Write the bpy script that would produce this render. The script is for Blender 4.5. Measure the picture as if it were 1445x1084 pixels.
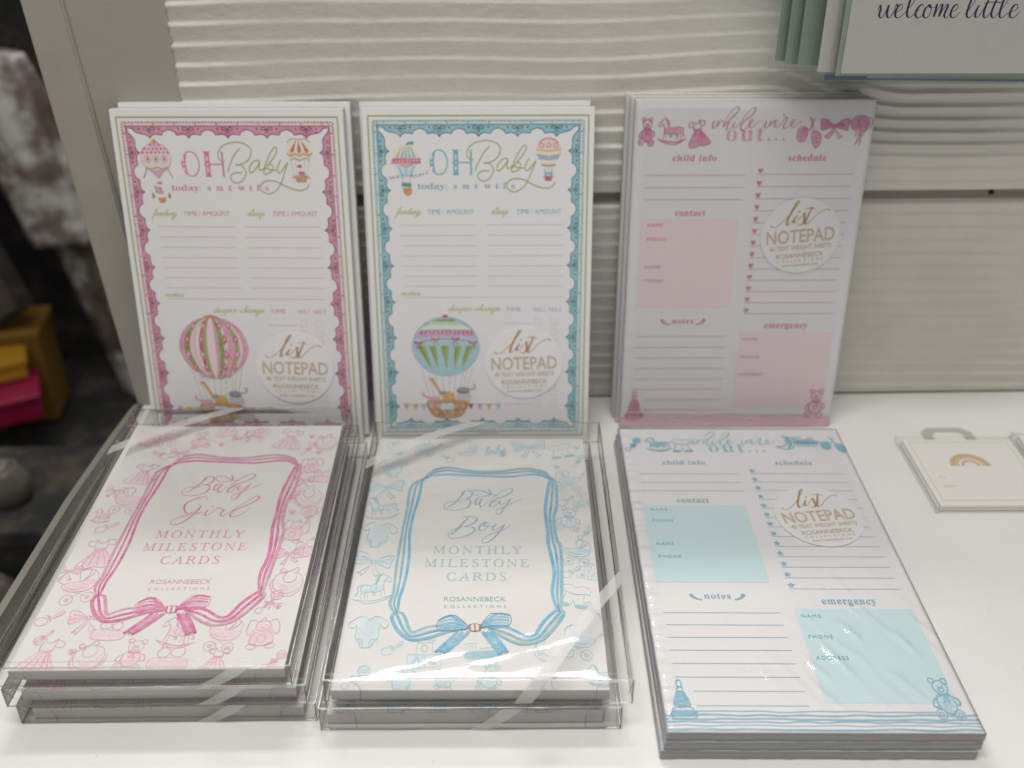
import bpy, bmesh, math, random
from math import sin, cos, pi, radians
from mathutils import Vector, Matrix, noise
from mathutils.geometry import tessellate_polygon
import array

random.seed(7)
S = bpy.context.scene
for o in list(S.objects):
    bpy.data.objects.remove(o)
C = S.collection

# ------------------------------------------------------------------ camera
PITCH, YAW, ROLL = .4871, .0239, .0005
cam = bpy.data.cameras.new('camera')
camo = bpy.data.objects.new('camera', cam)
C.objects.link(camo)
Fv = Vector((sin(YAW)*cos(PITCH), cos(YAW)*cos(PITCH), -sin(PITCH)))
Rv = Vector((cos(YAW), -sin(YAW), 0))
Uv = Rv.cross(Fv)
Rv, Uv = cos(ROLL)*Rv+sin(ROLL)*Uv, -sin(ROLL)*Rv+cos(ROLL)*Uv
M = Matrix((Rv, Uv, -Fv)).transposed().to_4x4()
M.translation = Vector((0, -.5435, .3834))
camo.matrix_world = M
cam.sensor_width = 36
cam.lens = 36*1342.4/1445
cam.shift_y = -152.43/1445
cam.clip_start = .01
cam.clip_end = 50
cam.dof.use_dof = True
cam.dof.focus_distance = .475
cam.dof.aperture_fstop = cam.lens/1000/.0060
S.camera = camo

# ------------------------------------------------------------------ world, lamps, exposure
W = bpy.data.worlds.new('World')
S.world = W
W.use_nodes = True
W.node_tree.nodes['Background'].inputs[0].default_value = (1, .975, .925, 1)
W.node_tree.nodes['Background'].inputs[1].default_value = .25


def lamp(name, loc, sx, sy, watts, tgt=(0, 0, 0), col=(1, .98, .945)):
    l = bpy.data.lights.new(name, 'AREA')
    l.shape = 'RECTANGLE'
    l.size, l.size_y, l.energy, l.color = sx, sy, watts, col
    o = bpy.data.objects.new(name, l)
    C.objects.link(o)
    o.location = loc
    o.rotation_euler = (Vector(tgt)-Vector(loc)).to_track_quat('-Z', 'Y').to_euler()
    return o


# ceiling fluorescent troffers of the shop
lamp('ceiling_lamp', (-.15, -.42, 1.9), 1.2, .3, 14, (-.15, -.36, 0))
lamp('ceiling_lamp', (-.28, 1.02, 2.0), 1.2, .16, 17, (-.2, .2, 0))
lamp('ceiling_lamp', (-.3, -1.6, 1.9), 1.2, .3, 8, (-.2, -1.2, 0))
S.view_settings.view_transform = 'Standard'
S.view_settings.look = 'None'
S.view_settings.exposure = .30
S.view_settings.gamma = 1
S.render.engine = 'CYCLES'
S.cycles.transparent_max_bounces = 40
S.cycles.max_bounces = 10
S.cycles.caustics_reflective = False
S.cycles.caustics_refractive = False


# ------------------------------------------------------------------ materials
def lin(h):
    r = []
    for i in (0, 2, 4):
        c = int(h[i:i+2], 16)/255
        r.append(c/12.92 if c <= .04045 else ((c+.055)/1.055)**2.4)
    return (*r, 1)


MATS = {}


class NT:
    def __init__(s, name):
        s.m = bpy.data.materials.new(name)
        s.m.use_nodes = True
        s.t = s.m.node_tree
        s.out = s.t.nodes['Material Output']
        s.p = s.t.nodes['Principled BSDF']

    def n(s, kind, **kw):
        x = s.t.nodes.new(kind)
        for k, v in kw.items():
            if k.startswith('i_'):
                x.inputs[k[2:].replace('_', ' ')].default_value = v
            else:
                setattr(x, k, v)
        return x

    def l(s, a, b):
        s.t.links.new(a, b)

    def coord(s, scale=1.0, sc3=None):
        tc = s.n('ShaderNodeTexCoord')
        mp = s.n('ShaderNodeMapping')
        mp.inputs['Scale'].default_value = sc3 or (scale,)*3
        s.l(tc.outputs['Object'], mp.inputs[0])
        return mp.outputs[0]

    def noise(s, vec, scale, detail=3, rough=.55):
        x = s.n('ShaderNodeTexNoise')
        x.inputs['Scale'].default_value = scale
        x.inputs['Detail'].default_value = detail
        x.inputs['Roughness'].default_value = rough
        s.l(vec, x.inputs['Vector'])
        return x.outputs['Fac']

    def ramp(s, fac, stops):
        r = s.n('ShaderNodeValToRGB')
        while len(r.color_ramp.elements) > 1:
            r.color_ramp.elements.remove(r.color_ramp.elements[-1])
        r.color_ramp.elements[0].position = stops[0][0]
        r.color_ramp.elements[0].color = stops[0][1]
        for p, c in stops[1:]:
            e = r.color_ramp.elements.new(p)
            e.color = c
        s.l(fac, r.inputs[0])
        return r.outputs[0]

    def bump(s, h, strength, dist, target=None):
        b = s.n('ShaderNodeBump')
        b.inputs['Strength'].default_value = strength
        b.inputs['Distance'].default_value = dist
        s.l(h, b.inputs['Height'])
        if target is None:
            s.l(b.outputs[0], s.p.inputs['Normal'])
        return b.outputs[0]


def mul(c, k):
    return (min(1, c[0]*k), min(1, c[1]*k), min(1, c[2]*k), 1)


def paper(name, col, rough=.55, var=.04, spec=.35):
    """uncoated / satin card: faint mottling and fibre relief"""
    if name in MATS:
        return MATS[name]
    t = NT(name)
    v = t.coord(1)
    f = t.noise(v, 900, 3)
    t.l(t.ramp(f, [(.3, mul(col, 1-var)), (.7, mul(col, 1+var*.4))]), t.p.inputs['Base Color'])
    t.p.inputs['Roughness'].default_value = rough
    t.p.inputs['Specular IOR Level'].default_value = spec
    t.bump(t.noise(v, 2600, 2), .12, .0002)
    MATS[name] = t.m
    return t.m


def ink(name, hexcol, wash=0.0, rough=.5):
    """printed ink; wash = how far the watercolour pales towards paper"""
    if name in MATS:
        return MATS[name]
    c = lin(hexcol)
    t = NT(name)
    v = t.coord(1)
    pale = tuple(c[i]+(.80-c[i])*wash for i in range(3))+(1,)
    f = t.noise(v, 420, 4, .6)
    f2 = t.noise(v, 90, 2)
    mx = t.n('ShaderNodeMath', operation='MULTIPLY_ADD')
    mx.inputs[1].default_value = .6
    t.l(f, mx.inputs[0])
    m2 = t.n('ShaderNodeMath', operation='MULTIPLY')
    m2.inputs[1].default_value = .4
    t.l(f2, m2.inputs[0])
    t.l(m2.outputs[0], mx.inputs[2])
    t.l(t.ramp(mx.outputs[0], [(.38, c), (.64, pale)]), t.p.inputs['Base Color'])
    t.p.inputs['Roughness'].default_value = rough
    t.p.inputs['Specular IOR Level'].default_value = .35
    MATS[name] = t.m
    return t.m


def page_edge(name, col, axis, freq, contrast=.25):
    """the cut edge of a block of sheets: fine parallel lines"""
    t = NT(name)
    v = t.coord(1)
    w = t.n('ShaderNodeTexWave', wave_type='BANDS', bands_direction=axis)
    w.inputs['Scale'].default_value = freq
    w.inputs['Distortion'].default_value = .6
    w.inputs['Detail'].default_value = 2
    t.l(v, w.inputs[0])
    t.l(t.ramp(w.outputs['Fac'], [(0, mul(col, 1-contrast)), (.6, col)]), t.p.inputs['Base Color'])
    t.p.inputs['Roughness'].default_value = .7
    t.bump(w.outputs['Fac'], .4, .0002)
    return t.m


def film(name, k=1.0, rough=.04, tint=(.97, .97, .975, 1), bumps=(), edge=0.0, base=.0, ior=1.5):
    """thin clear plastic: see-through with Fresnel gloss and wrinkles"""
    t = NT(name)
    t.t.nodes.remove(t.p)
    tr = t.n('ShaderNodeBsdfTransparent')
    tr.inputs[0].default_value = tint
    gl = t.n('ShaderNodeBsdfGlossy')
    gl.inputs['Roughness'].default_value = rough
    fr = t.n('ShaderNodeFresnel')
    fr.inputs['IOR'].default_value = ior
    mt = t.n('ShaderNodeMath', operation='MULTIPLY_ADD', use_clamp=True)
    mt.inputs[1].default_value = k
    mt.inputs[2].default_value = base
    t.l(fr.outputs[0], mt.inputs[0])
    mx = t.n('ShaderNodeMixShader')
    t.l(mt.outputs[0], mx.inputs[0])
    t.l(tr.outputs[0], mx.inputs[1])
    t.l(gl.outputs[0], mx.inputs[2])
    t.l(mx.outputs[0], t.out.inputs[0])
    nrm = None
    for (sc3, scale, st, dist) in bumps:
        b = t.n('ShaderNodeBump')
        b.inputs['Strength'].default_value = st
        b.inputs['Distance'].default_value = dist
        t.l(t.noise(t.coord(1, sc3), scale, 3, .5), b.inputs['Height'])
        if nrm:
            t.l(nrm, b.inputs['Normal'])
        nrm = b.outputs[0]
    if nrm:
        t.l(nrm, gl.inputs['Normal'])
        t.l(nrm, fr.inputs['Normal'])
    MATS[name] = t.m
    return t.m


WHITE = (.80, .795, .78, 1)
m_paper = paper('white paper', (.83, .82, .825, 1))
m_card = paper('white card stock', (.84, .825, .80, 1), .5)
m_sticker = paper('sticker paper', (.86, .86, .86, 1), .35, .01, .5)
m_chip = paper('grey chipboard', (.48, .47, .45, 1), .85, .15)
m_edge_z = page_edge('page edges', (.74, .73, .70, 1), 'Z', 420)
m_edge_flat = page_edge('shaded page edges', (.60, .59, .58, 1), 'Z', 420, .35)  # darker copy of the page edges: shade on the stack's front put into the colour

m_wrap = film('shrink wrap film', .4, .10, (.995, .995, .995, 1),
              [((1, 1, 1), 14, .10, .003), ((30, 3, 3), 9, .05, .0012)], ior=1.28)
m_skirt = film('taut film edge', .15, .15, (.995, .995, .995, 1), [], ior=1.3)
m_wrap2 = film('tight shrink wrap film', .8, .05, (.99, .99, .99, 1),
               [((1, 1, 1), 18, .08, .003), ((2, 40, 2), 12, .08, .001)], ior=1.42)
m_case = film('clear box plastic', .75, .03, (.988, .988, .985, 1),
              [((1, 1, 1), 7, .35, .004)], base=.04)
m_case_sag = film('sagging clear lid', .85, .05, (.985, .985, .985, 1),
                  [((1, 3, 1), 14, .25, .0012)])
m_case_edge = film('creased box edge', .8, .22, (.94, .94, .935, 1), [], 0, .22)
m_sleeve = film('clear sleeve', .5, .06, (.975, .985, .98, 1), [((1, 1, 1), 20, .3, .004)])


def band_mat():
    t = NT('milky elastic')
    t.t.nodes.remove(t.p)
    tr = t.n('ShaderNodeBsdfTransparent')
    df = t.n('ShaderNodeBsdfPrincipled')
    df.inputs['Base Color'].default_value = (.85, .83, .82, 1)
    df.inputs['Roughness'].default_value = .35
    tl = t.n('ShaderNodeBsdfTranslucent')
    tl.inputs[0].default_value = (.85, .83, .82, 1)
    m1 = t.n('ShaderNodeMixShader')
    m1.inputs[0].default_value = .35
    t.l(df.outputs[0], m1.inputs[1])
    t.l(tl.outputs[0], m1.inputs[2])
    mx = t.n('ShaderNodeMixShader')
    mx.inputs[0].default_value = .55
    t.l(tr.outputs[0], mx.inputs[1])
    t.l(m1.outputs[0], mx.inputs[2])
    t.l(mx.outputs[0], t.out.inputs[0])
    return t.m


m_band = band_mat()


def paint(name, col, rough=.35, bscale=160, bst=.25, bd=.0008, dirt=0.0):
    t = NT(name)
    v = t.coord(1)
    f = t.noise(v, 22, 5, .6)
    t.l(t.ramp(f, [(.35, mul(col, 1-.07-dirt)), (.65, col)]), t.p.inputs['Base Color'])
    t.p.inputs['Roughness'].default_value = rough
    t.bump(t.noise(v, bscale, 5, .65), bst, bd)
    return t.m


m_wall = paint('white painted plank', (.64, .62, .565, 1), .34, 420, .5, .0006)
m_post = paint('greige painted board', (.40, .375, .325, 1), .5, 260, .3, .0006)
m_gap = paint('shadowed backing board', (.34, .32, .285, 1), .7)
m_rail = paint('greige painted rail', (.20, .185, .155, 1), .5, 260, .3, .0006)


def shelf_mat():
    t = NT('white laminate')
    v = t.coord(1)
    f = t.noise(v, 9, 5, .6)
    base = t.ramp(f, [(.3, (.74, .735, .71, 1)), (.7, (.80, .795, .775, 1))])
    # specks of dust and faint rubbed streaks
    sp = t.ramp(t.noise(v, 700, 2, .5), [(.70, (0, 0, 0, 1)), (.78, (1, 1, 1, 1))])
    st = t.ramp(t.noise(t.coord(1, (6, 60, 1)), 6, 4, .7), [(.60, (0, 0, 0, 1)), (.75, (.35, .35, .35, 1))])
    m1 = t.n('ShaderNodeMix', data_type='RGBA', blend_type='MIX')
    t.l(sp, m1.inputs[0])
    t.l(base, m1.inputs[6])
    m1.inputs[7].default_value = (.52, .50, .46, 1)
    m2 = t.n('ShaderNodeMix', data_type='RGBA', blend_type='MIX')
    t.l(st, m2.inputs[0])
    t.l(m1.outputs[2], m2.inputs[6])
    m2.inputs[7].default_value = (.66, .65, .62, 1)
    t.l(m2.outputs[2], t.p.inputs['Base Color'])
    r = t.n('ShaderNodeMapRange')
    r.inputs['To Min'].default_value = .38
    r.inputs['To Max'].default_value = .55
    t.l(t.noise(v, 40, 4), r.inputs['Value'])
    t.l(r.outputs[0], t.p.inputs['Roughness'])
    t.p.inputs['Specular IOR Level'].default_value = .35
    t.bump(t.noise(v, 300, 3), .08, .0004)
    return t.m


m_shelf = shelf_mat()


# ------------------------------------------------------------------ object helpers
def mk(name, bm, mat, parent=None, loc=None, rot=None, smooth=False, mats=None):
    me = bpy.data.meshes.new(name)
    bm.to_mesh(me)
    bm.free()
    for m in (mats or [mat]):
        me.materials.append(m)
    if smooth:
        me.polygons.foreach_set('use_smooth', [True]*len(me.polygons))
    o = bpy.data.objects.new(name, me)
    C.objects.link(o)
    if parent:
        o.parent = parent
    if loc:
        o.location = loc
    if rot:
        o.rotation_euler = rot
    return o


def tag(o, label=None, cat=None, group=None, kind=None):
    if label:
        o['label'] = label
    if cat:
        o['category'] = cat
    if group:
        o['group'] = group
    if kind:
        o['kind'] = kind
    return o


def empty(name, mat4=None):
    o = bpy.data.objects.new(name, None)
    o.empty_display_size = .01
    C.objects.link(o)
    if mat4 is not None:
        o.matrix_world = mat4
    return o


def box(bm, x0, x1, y0, y1, z0, z1, bev=0, mi=0, faces=None):
    vs = [bm.verts.new(p) for p in ((x0, y0, z0), (x1, y0, z0), (x1, y1, z0), (x0, y1, z0),
                                    (x0, y0, z1), (x1, y0, z1), (x1, y1, z1), (x0, y1, z1))]
    fs = {}
    for k, q in (('b', (3, 2, 1, 0)), ('t', (4, 5, 6, 7)), ('f', (0, 1, 5, 4)), ('r', (1, 2, 6, 5)),
                 ('k', (2, 3, 7, 6)), ('l', (3, 0, 4, 7))):
        if faces is None or k in faces:
            fs[k] = bm.faces.new([vs[i] for i in q])
            fs[k].material_index = mi
    if bev:
        es = list({e for f in fs.values() for e in f.edges})
        bmesh.ops.bevel(bm, geom=es, offset=bev, segments=2, affect='EDGES', profile=.6)
    return fs


def tube(bm, pts, r, n=6, cap=True, mi=0):
    rings = []
    for i, p in enumerate(pts):
        p = Vector(p)
        a = Vector(pts[max(0, i-1)])
        b = Vector(pts[min(len(pts)-1, i+1)])
        d = (b-a).normalized()
        u = d.orthogonal().normalized() if abs(d.z) > .9 else d.cross(Vector((0, 0, 1))).normalized()
        v = d.cross(u)
        rings.append([bm.verts.new(p+u*r*cos(2*pi*k/n)+v*r*sin(2*pi*k/n)) for k in range(n)])
    for a, b in zip(rings, rings[1:]):
        for k in range(n):
            f = bm.faces.new((a[k], a[(k+1) % n], b[(k+1) % n], b[k]))
            f.material_index = mi
    if cap:
        bm.faces.new(rings[0][::-1])
        bm.faces.new(rings[-1])


# ------------------------------------------------------------------ flat print
def parse(s):
    return [tuple(float(q) for q in p.split(',')) for p in s.split()]


def spline(pts, n=5, closed=False):
    P = list(pts)
    if len(P) < 3:
        return P
    out = []
    L = len(P)
    rng = range(L if closed else L-1)
    for i in rng:
        if closed:
            p0, p1, p2, p3 = P[i-1], P[i], P[(i+1) % L], P[(i+2) % L]
        else:
            p0 = P[i-1] if i else (2*P[0][0]-P[1][0], 2*P[0][1]-P[1][1])
            p1, p2 = P[i], P[i+1]
            p3 = P[i+2] if i+2 < L else (2*P[-1][0]-P[-2][0], 2*P[-1][1]-P[-2][1])
        for k in range(n):
            t = k/n
            out.append(tuple(.5*((2*p1[j])+(-p0[j]+p2[j])*t+(2*p0[j]-5*p1[j]+4*p2[j]-p3[j])*t*t
                                 + (-p0[j]+3*p1[j]-3*p2[j]+p3[j])*t**3) for j in (0, 1)))
    if not closed:
        out.append(P[-1])
    return out


def uni(txt, style):
    tbl = {'serifbold': (0x1D400, 0x1D41A, {}), 'italic': (0x1D434, 0x1D44E, {'h': '\u210e'}),
           'script': (0x1D49C, 0x1D4B6, {'e': '\u212f', 'g': '\u210a', 'o': '\u2134', 'B': '\u212c', 'E': '\u2130',
                                          'F': '\u2131', 'H': '\u210b', 'I': '\u2110', 'L': '\u2112', 'M': '\u2133', 'R': '\u211b'})}
    if style not in tbl:
        return txt
    up, lo, ex = tbl[style]
    r = ''
    for ch in txt:
        if ch in ex:
            r += ex[ch]
        elif 'A' <= ch <= 'Z':
            r += chr(up+ord(ch)-65)
        elif 'a' <= ch <= 'z':
            r += chr(lo+ord(ch)-97)
        elif style == 'serifbold' and ch.isdigit():
            r += chr(0x1D7CE+int(ch))
        else:
            r += ch
    return r


TXT = {}


def text_tris(txt, style='sans', track=1.0, offset=0.0, shear=0.0, res=3):
    key = (txt, style, track, offset, shear)
    if key in TXT:
        return TXT[key]
    c = bpy.data.curves.new('tmp', 'FONT')
    c.body = uni(txt, style)
    c.size = 1
    c.space_character = track
    c.offset = offset
    c.shear = shear
    c.resolution_u = res
    o = bpy.data.objects.new('tmp', c)
    C.objects.link(o)
    bpy.context.view_layer.update()
    dg = bpy.context.evaluated_depsgraph_get()
    me = bpy.data.meshes.new_from_object(o.evaluated_get(dg))
    me.calc_loop_triangles()
    v = [(p.co.x, p.co.y) for p in me.vertices]
    t = [tuple(x.vertices) for x in me.loop_triangles]
    bpy.data.objects.remove(o)
    bpy.data.curves.remove(c)
    bpy.data.meshes.remove(me)
    TXT[key] = (v, t)
    return TXT[key]


class Print:
    """flat ink shapes in millimetres on a sheet; every call lies a hair above the one before"""

    def __init__(s, sx=1.0, sy=1.0, z=.04):
        s.sx, s.sy = sx, sy
        s.z = z
        s.lx = s.ly = 1e9
        s.k = 0
        s.v, s.f, s.mi, s.m = [], [], [], []

    def mat(s, m):
        if m not in s.m:
            s.m.append(m)
        return s.m.index(m)

    def tri(s, verts, faces, m, dz=0.0, step=0.0):
        b = len(s.v)
        s.k = (s.k+1) % 40
        z = s.z+dz*2+s.k*.0005
        s.v += [(x*s.sx/1000, y*s.sy/1000, (z+i*step)/1000) for i, (x, y) in enumerate((max(-s.lx, min(s.lx, a)), max(-s.ly, min(s.ly, b))) for a, b in verts)]
        s.f += [tuple(b+i for i in f) for f in faces]
        s.mi += [s.mat(m)]*len(faces)

    def fill(s, pts, m, dz=0.0):
        ts = tessellate_polygon([[Vector((x, y, 0)) for x, y in pts]])
        fs = []
        for a, b, c in ts:
            (x0, y0), (x1, y1), (x2, y2) = pts[a], pts[b], pts[c]
            fs.append((a, b, c) if (x1-x0)*(y2-y0)-(x2-x0)*(y1-y0) > 0 else (a, c, b))
        s.tri(pts, fs, m, dz)

    def rect(s, x0, y0, x1, y1, m, dz=0.0):
        s.tri([(x0, y0), (x1, y0), (x1, y1), (x0, y1)], [(0, 1, 2, 3)], m, dz)

    def ell(s, cx, cy, rx, ry, m, dz=0.0, n=20):
        s.tri([(cx+rx*cos(2*pi*k/n), cy+ry*sin(2*pi*k/n)) for k in range(n)], [tuple(range(n))], m, dz)

    def line(s, pts, w, m, dz=0.0, cal=0.0, closed=False, taper=0.0):
        """pen stroke: w mm wide, cal = extra width on downstrokes"""
        n = len(pts)
        if n < 2:
            return
        vs = []
        for i, (x, y) in enumerate(pts):
            if closed:
                a, b = pts[i-1], pts[(i+1) % n]
            else:
                a, b = pts[max(0, i-1)], pts[min(n-1, i+1)]
            dx, dy = b[0]-a[0], b[1]-a[1]
            L = math.hypot(dx, dy) or 1e-6
            dx, dy = dx/L, dy/L
            ww = w*(1+cal*max(0.0, -dy)**1.5)/2
            if taper and not closed:
                e = min(i, n-1-i)/(n-1)*2
                ww *= (1-taper)+taper*min(1, e*3)
            vs += [(x-dy*ww, y+dx*ww), (x+dy*ww, y-dx*ww)]
        fs = []
        for i in range(n if closed else n-1):
            j = (i+1) % n
            fs.append((2*i, 2*i+1, 2*j+1, 2*j))
        s.tri(vs, fs, m, dz, 0 if closed else .00012)

    def curve(s, pts, w, m, dz=0.0, cal=0.0, closed=False, n=5, taper=0.0):
        s.line(spline(parse(pts) if isinstance(pts, str) else pts, n, closed), w, m, dz, cal, closed, taper)

    def ring(s, cx, cy, rx, ry, w, m, dz=0.0, n=22):
        s.line([(cx+rx*cos(2*pi*k/n), cy+ry*sin(2*pi*k/n)) for k in range(n)], w, m, dz, 0, True)

    def text(s, txt, x, y, m, width=None, h=None, style='sans', track=1.0, ang=0.0, align='c', offset=0.0,
             shear=0.0, dz=0.0, fitx=True):
        """text with cap/x extent h mm high (bounding box), squeezed to width mm"""
        v, t = text_tris(txt, style, track, offset, shear)
        if not v:
            return
        v0 = text_tris(txt, style, track, 0.0, shear)[0] if offset else v
        x0, x1 = min(a for a, b in v0), max(a for a, b in v0)
        y1 = max(b for a, b in v0)
        ky = h/y1 if h else width/(x1-x0)
        kx = width/(x1-x0) if width else ky
        off = {'c': (x0+x1)/2, 'l': x0, 'r': x1}[align]
        ca, sa = cos(ang), sin(ang)
        out = []
        for a, b in v:
            px, py = (a-off)*kx, b*ky
            out.append((x+px*ca-py*sa, y+px*sa+py*ca))
        s.tri(out, t, m, dz)

    def build(s, name, parent, label=None, z=0.0):
        me = bpy.data.meshes.new(name)
        me.from_pydata(s.v, [], s.f)
        for m in s.m:
            me.materials.append(m)
        me.polygons.foreach_set('material_index', s.mi)
        me.validate()
        o = bpy.data.objects.new(name, me)
        C.objects.link(o)
        o.parent = parent
        o.location.z = z
        if label:
            o['label'] = label
        return o


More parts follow.
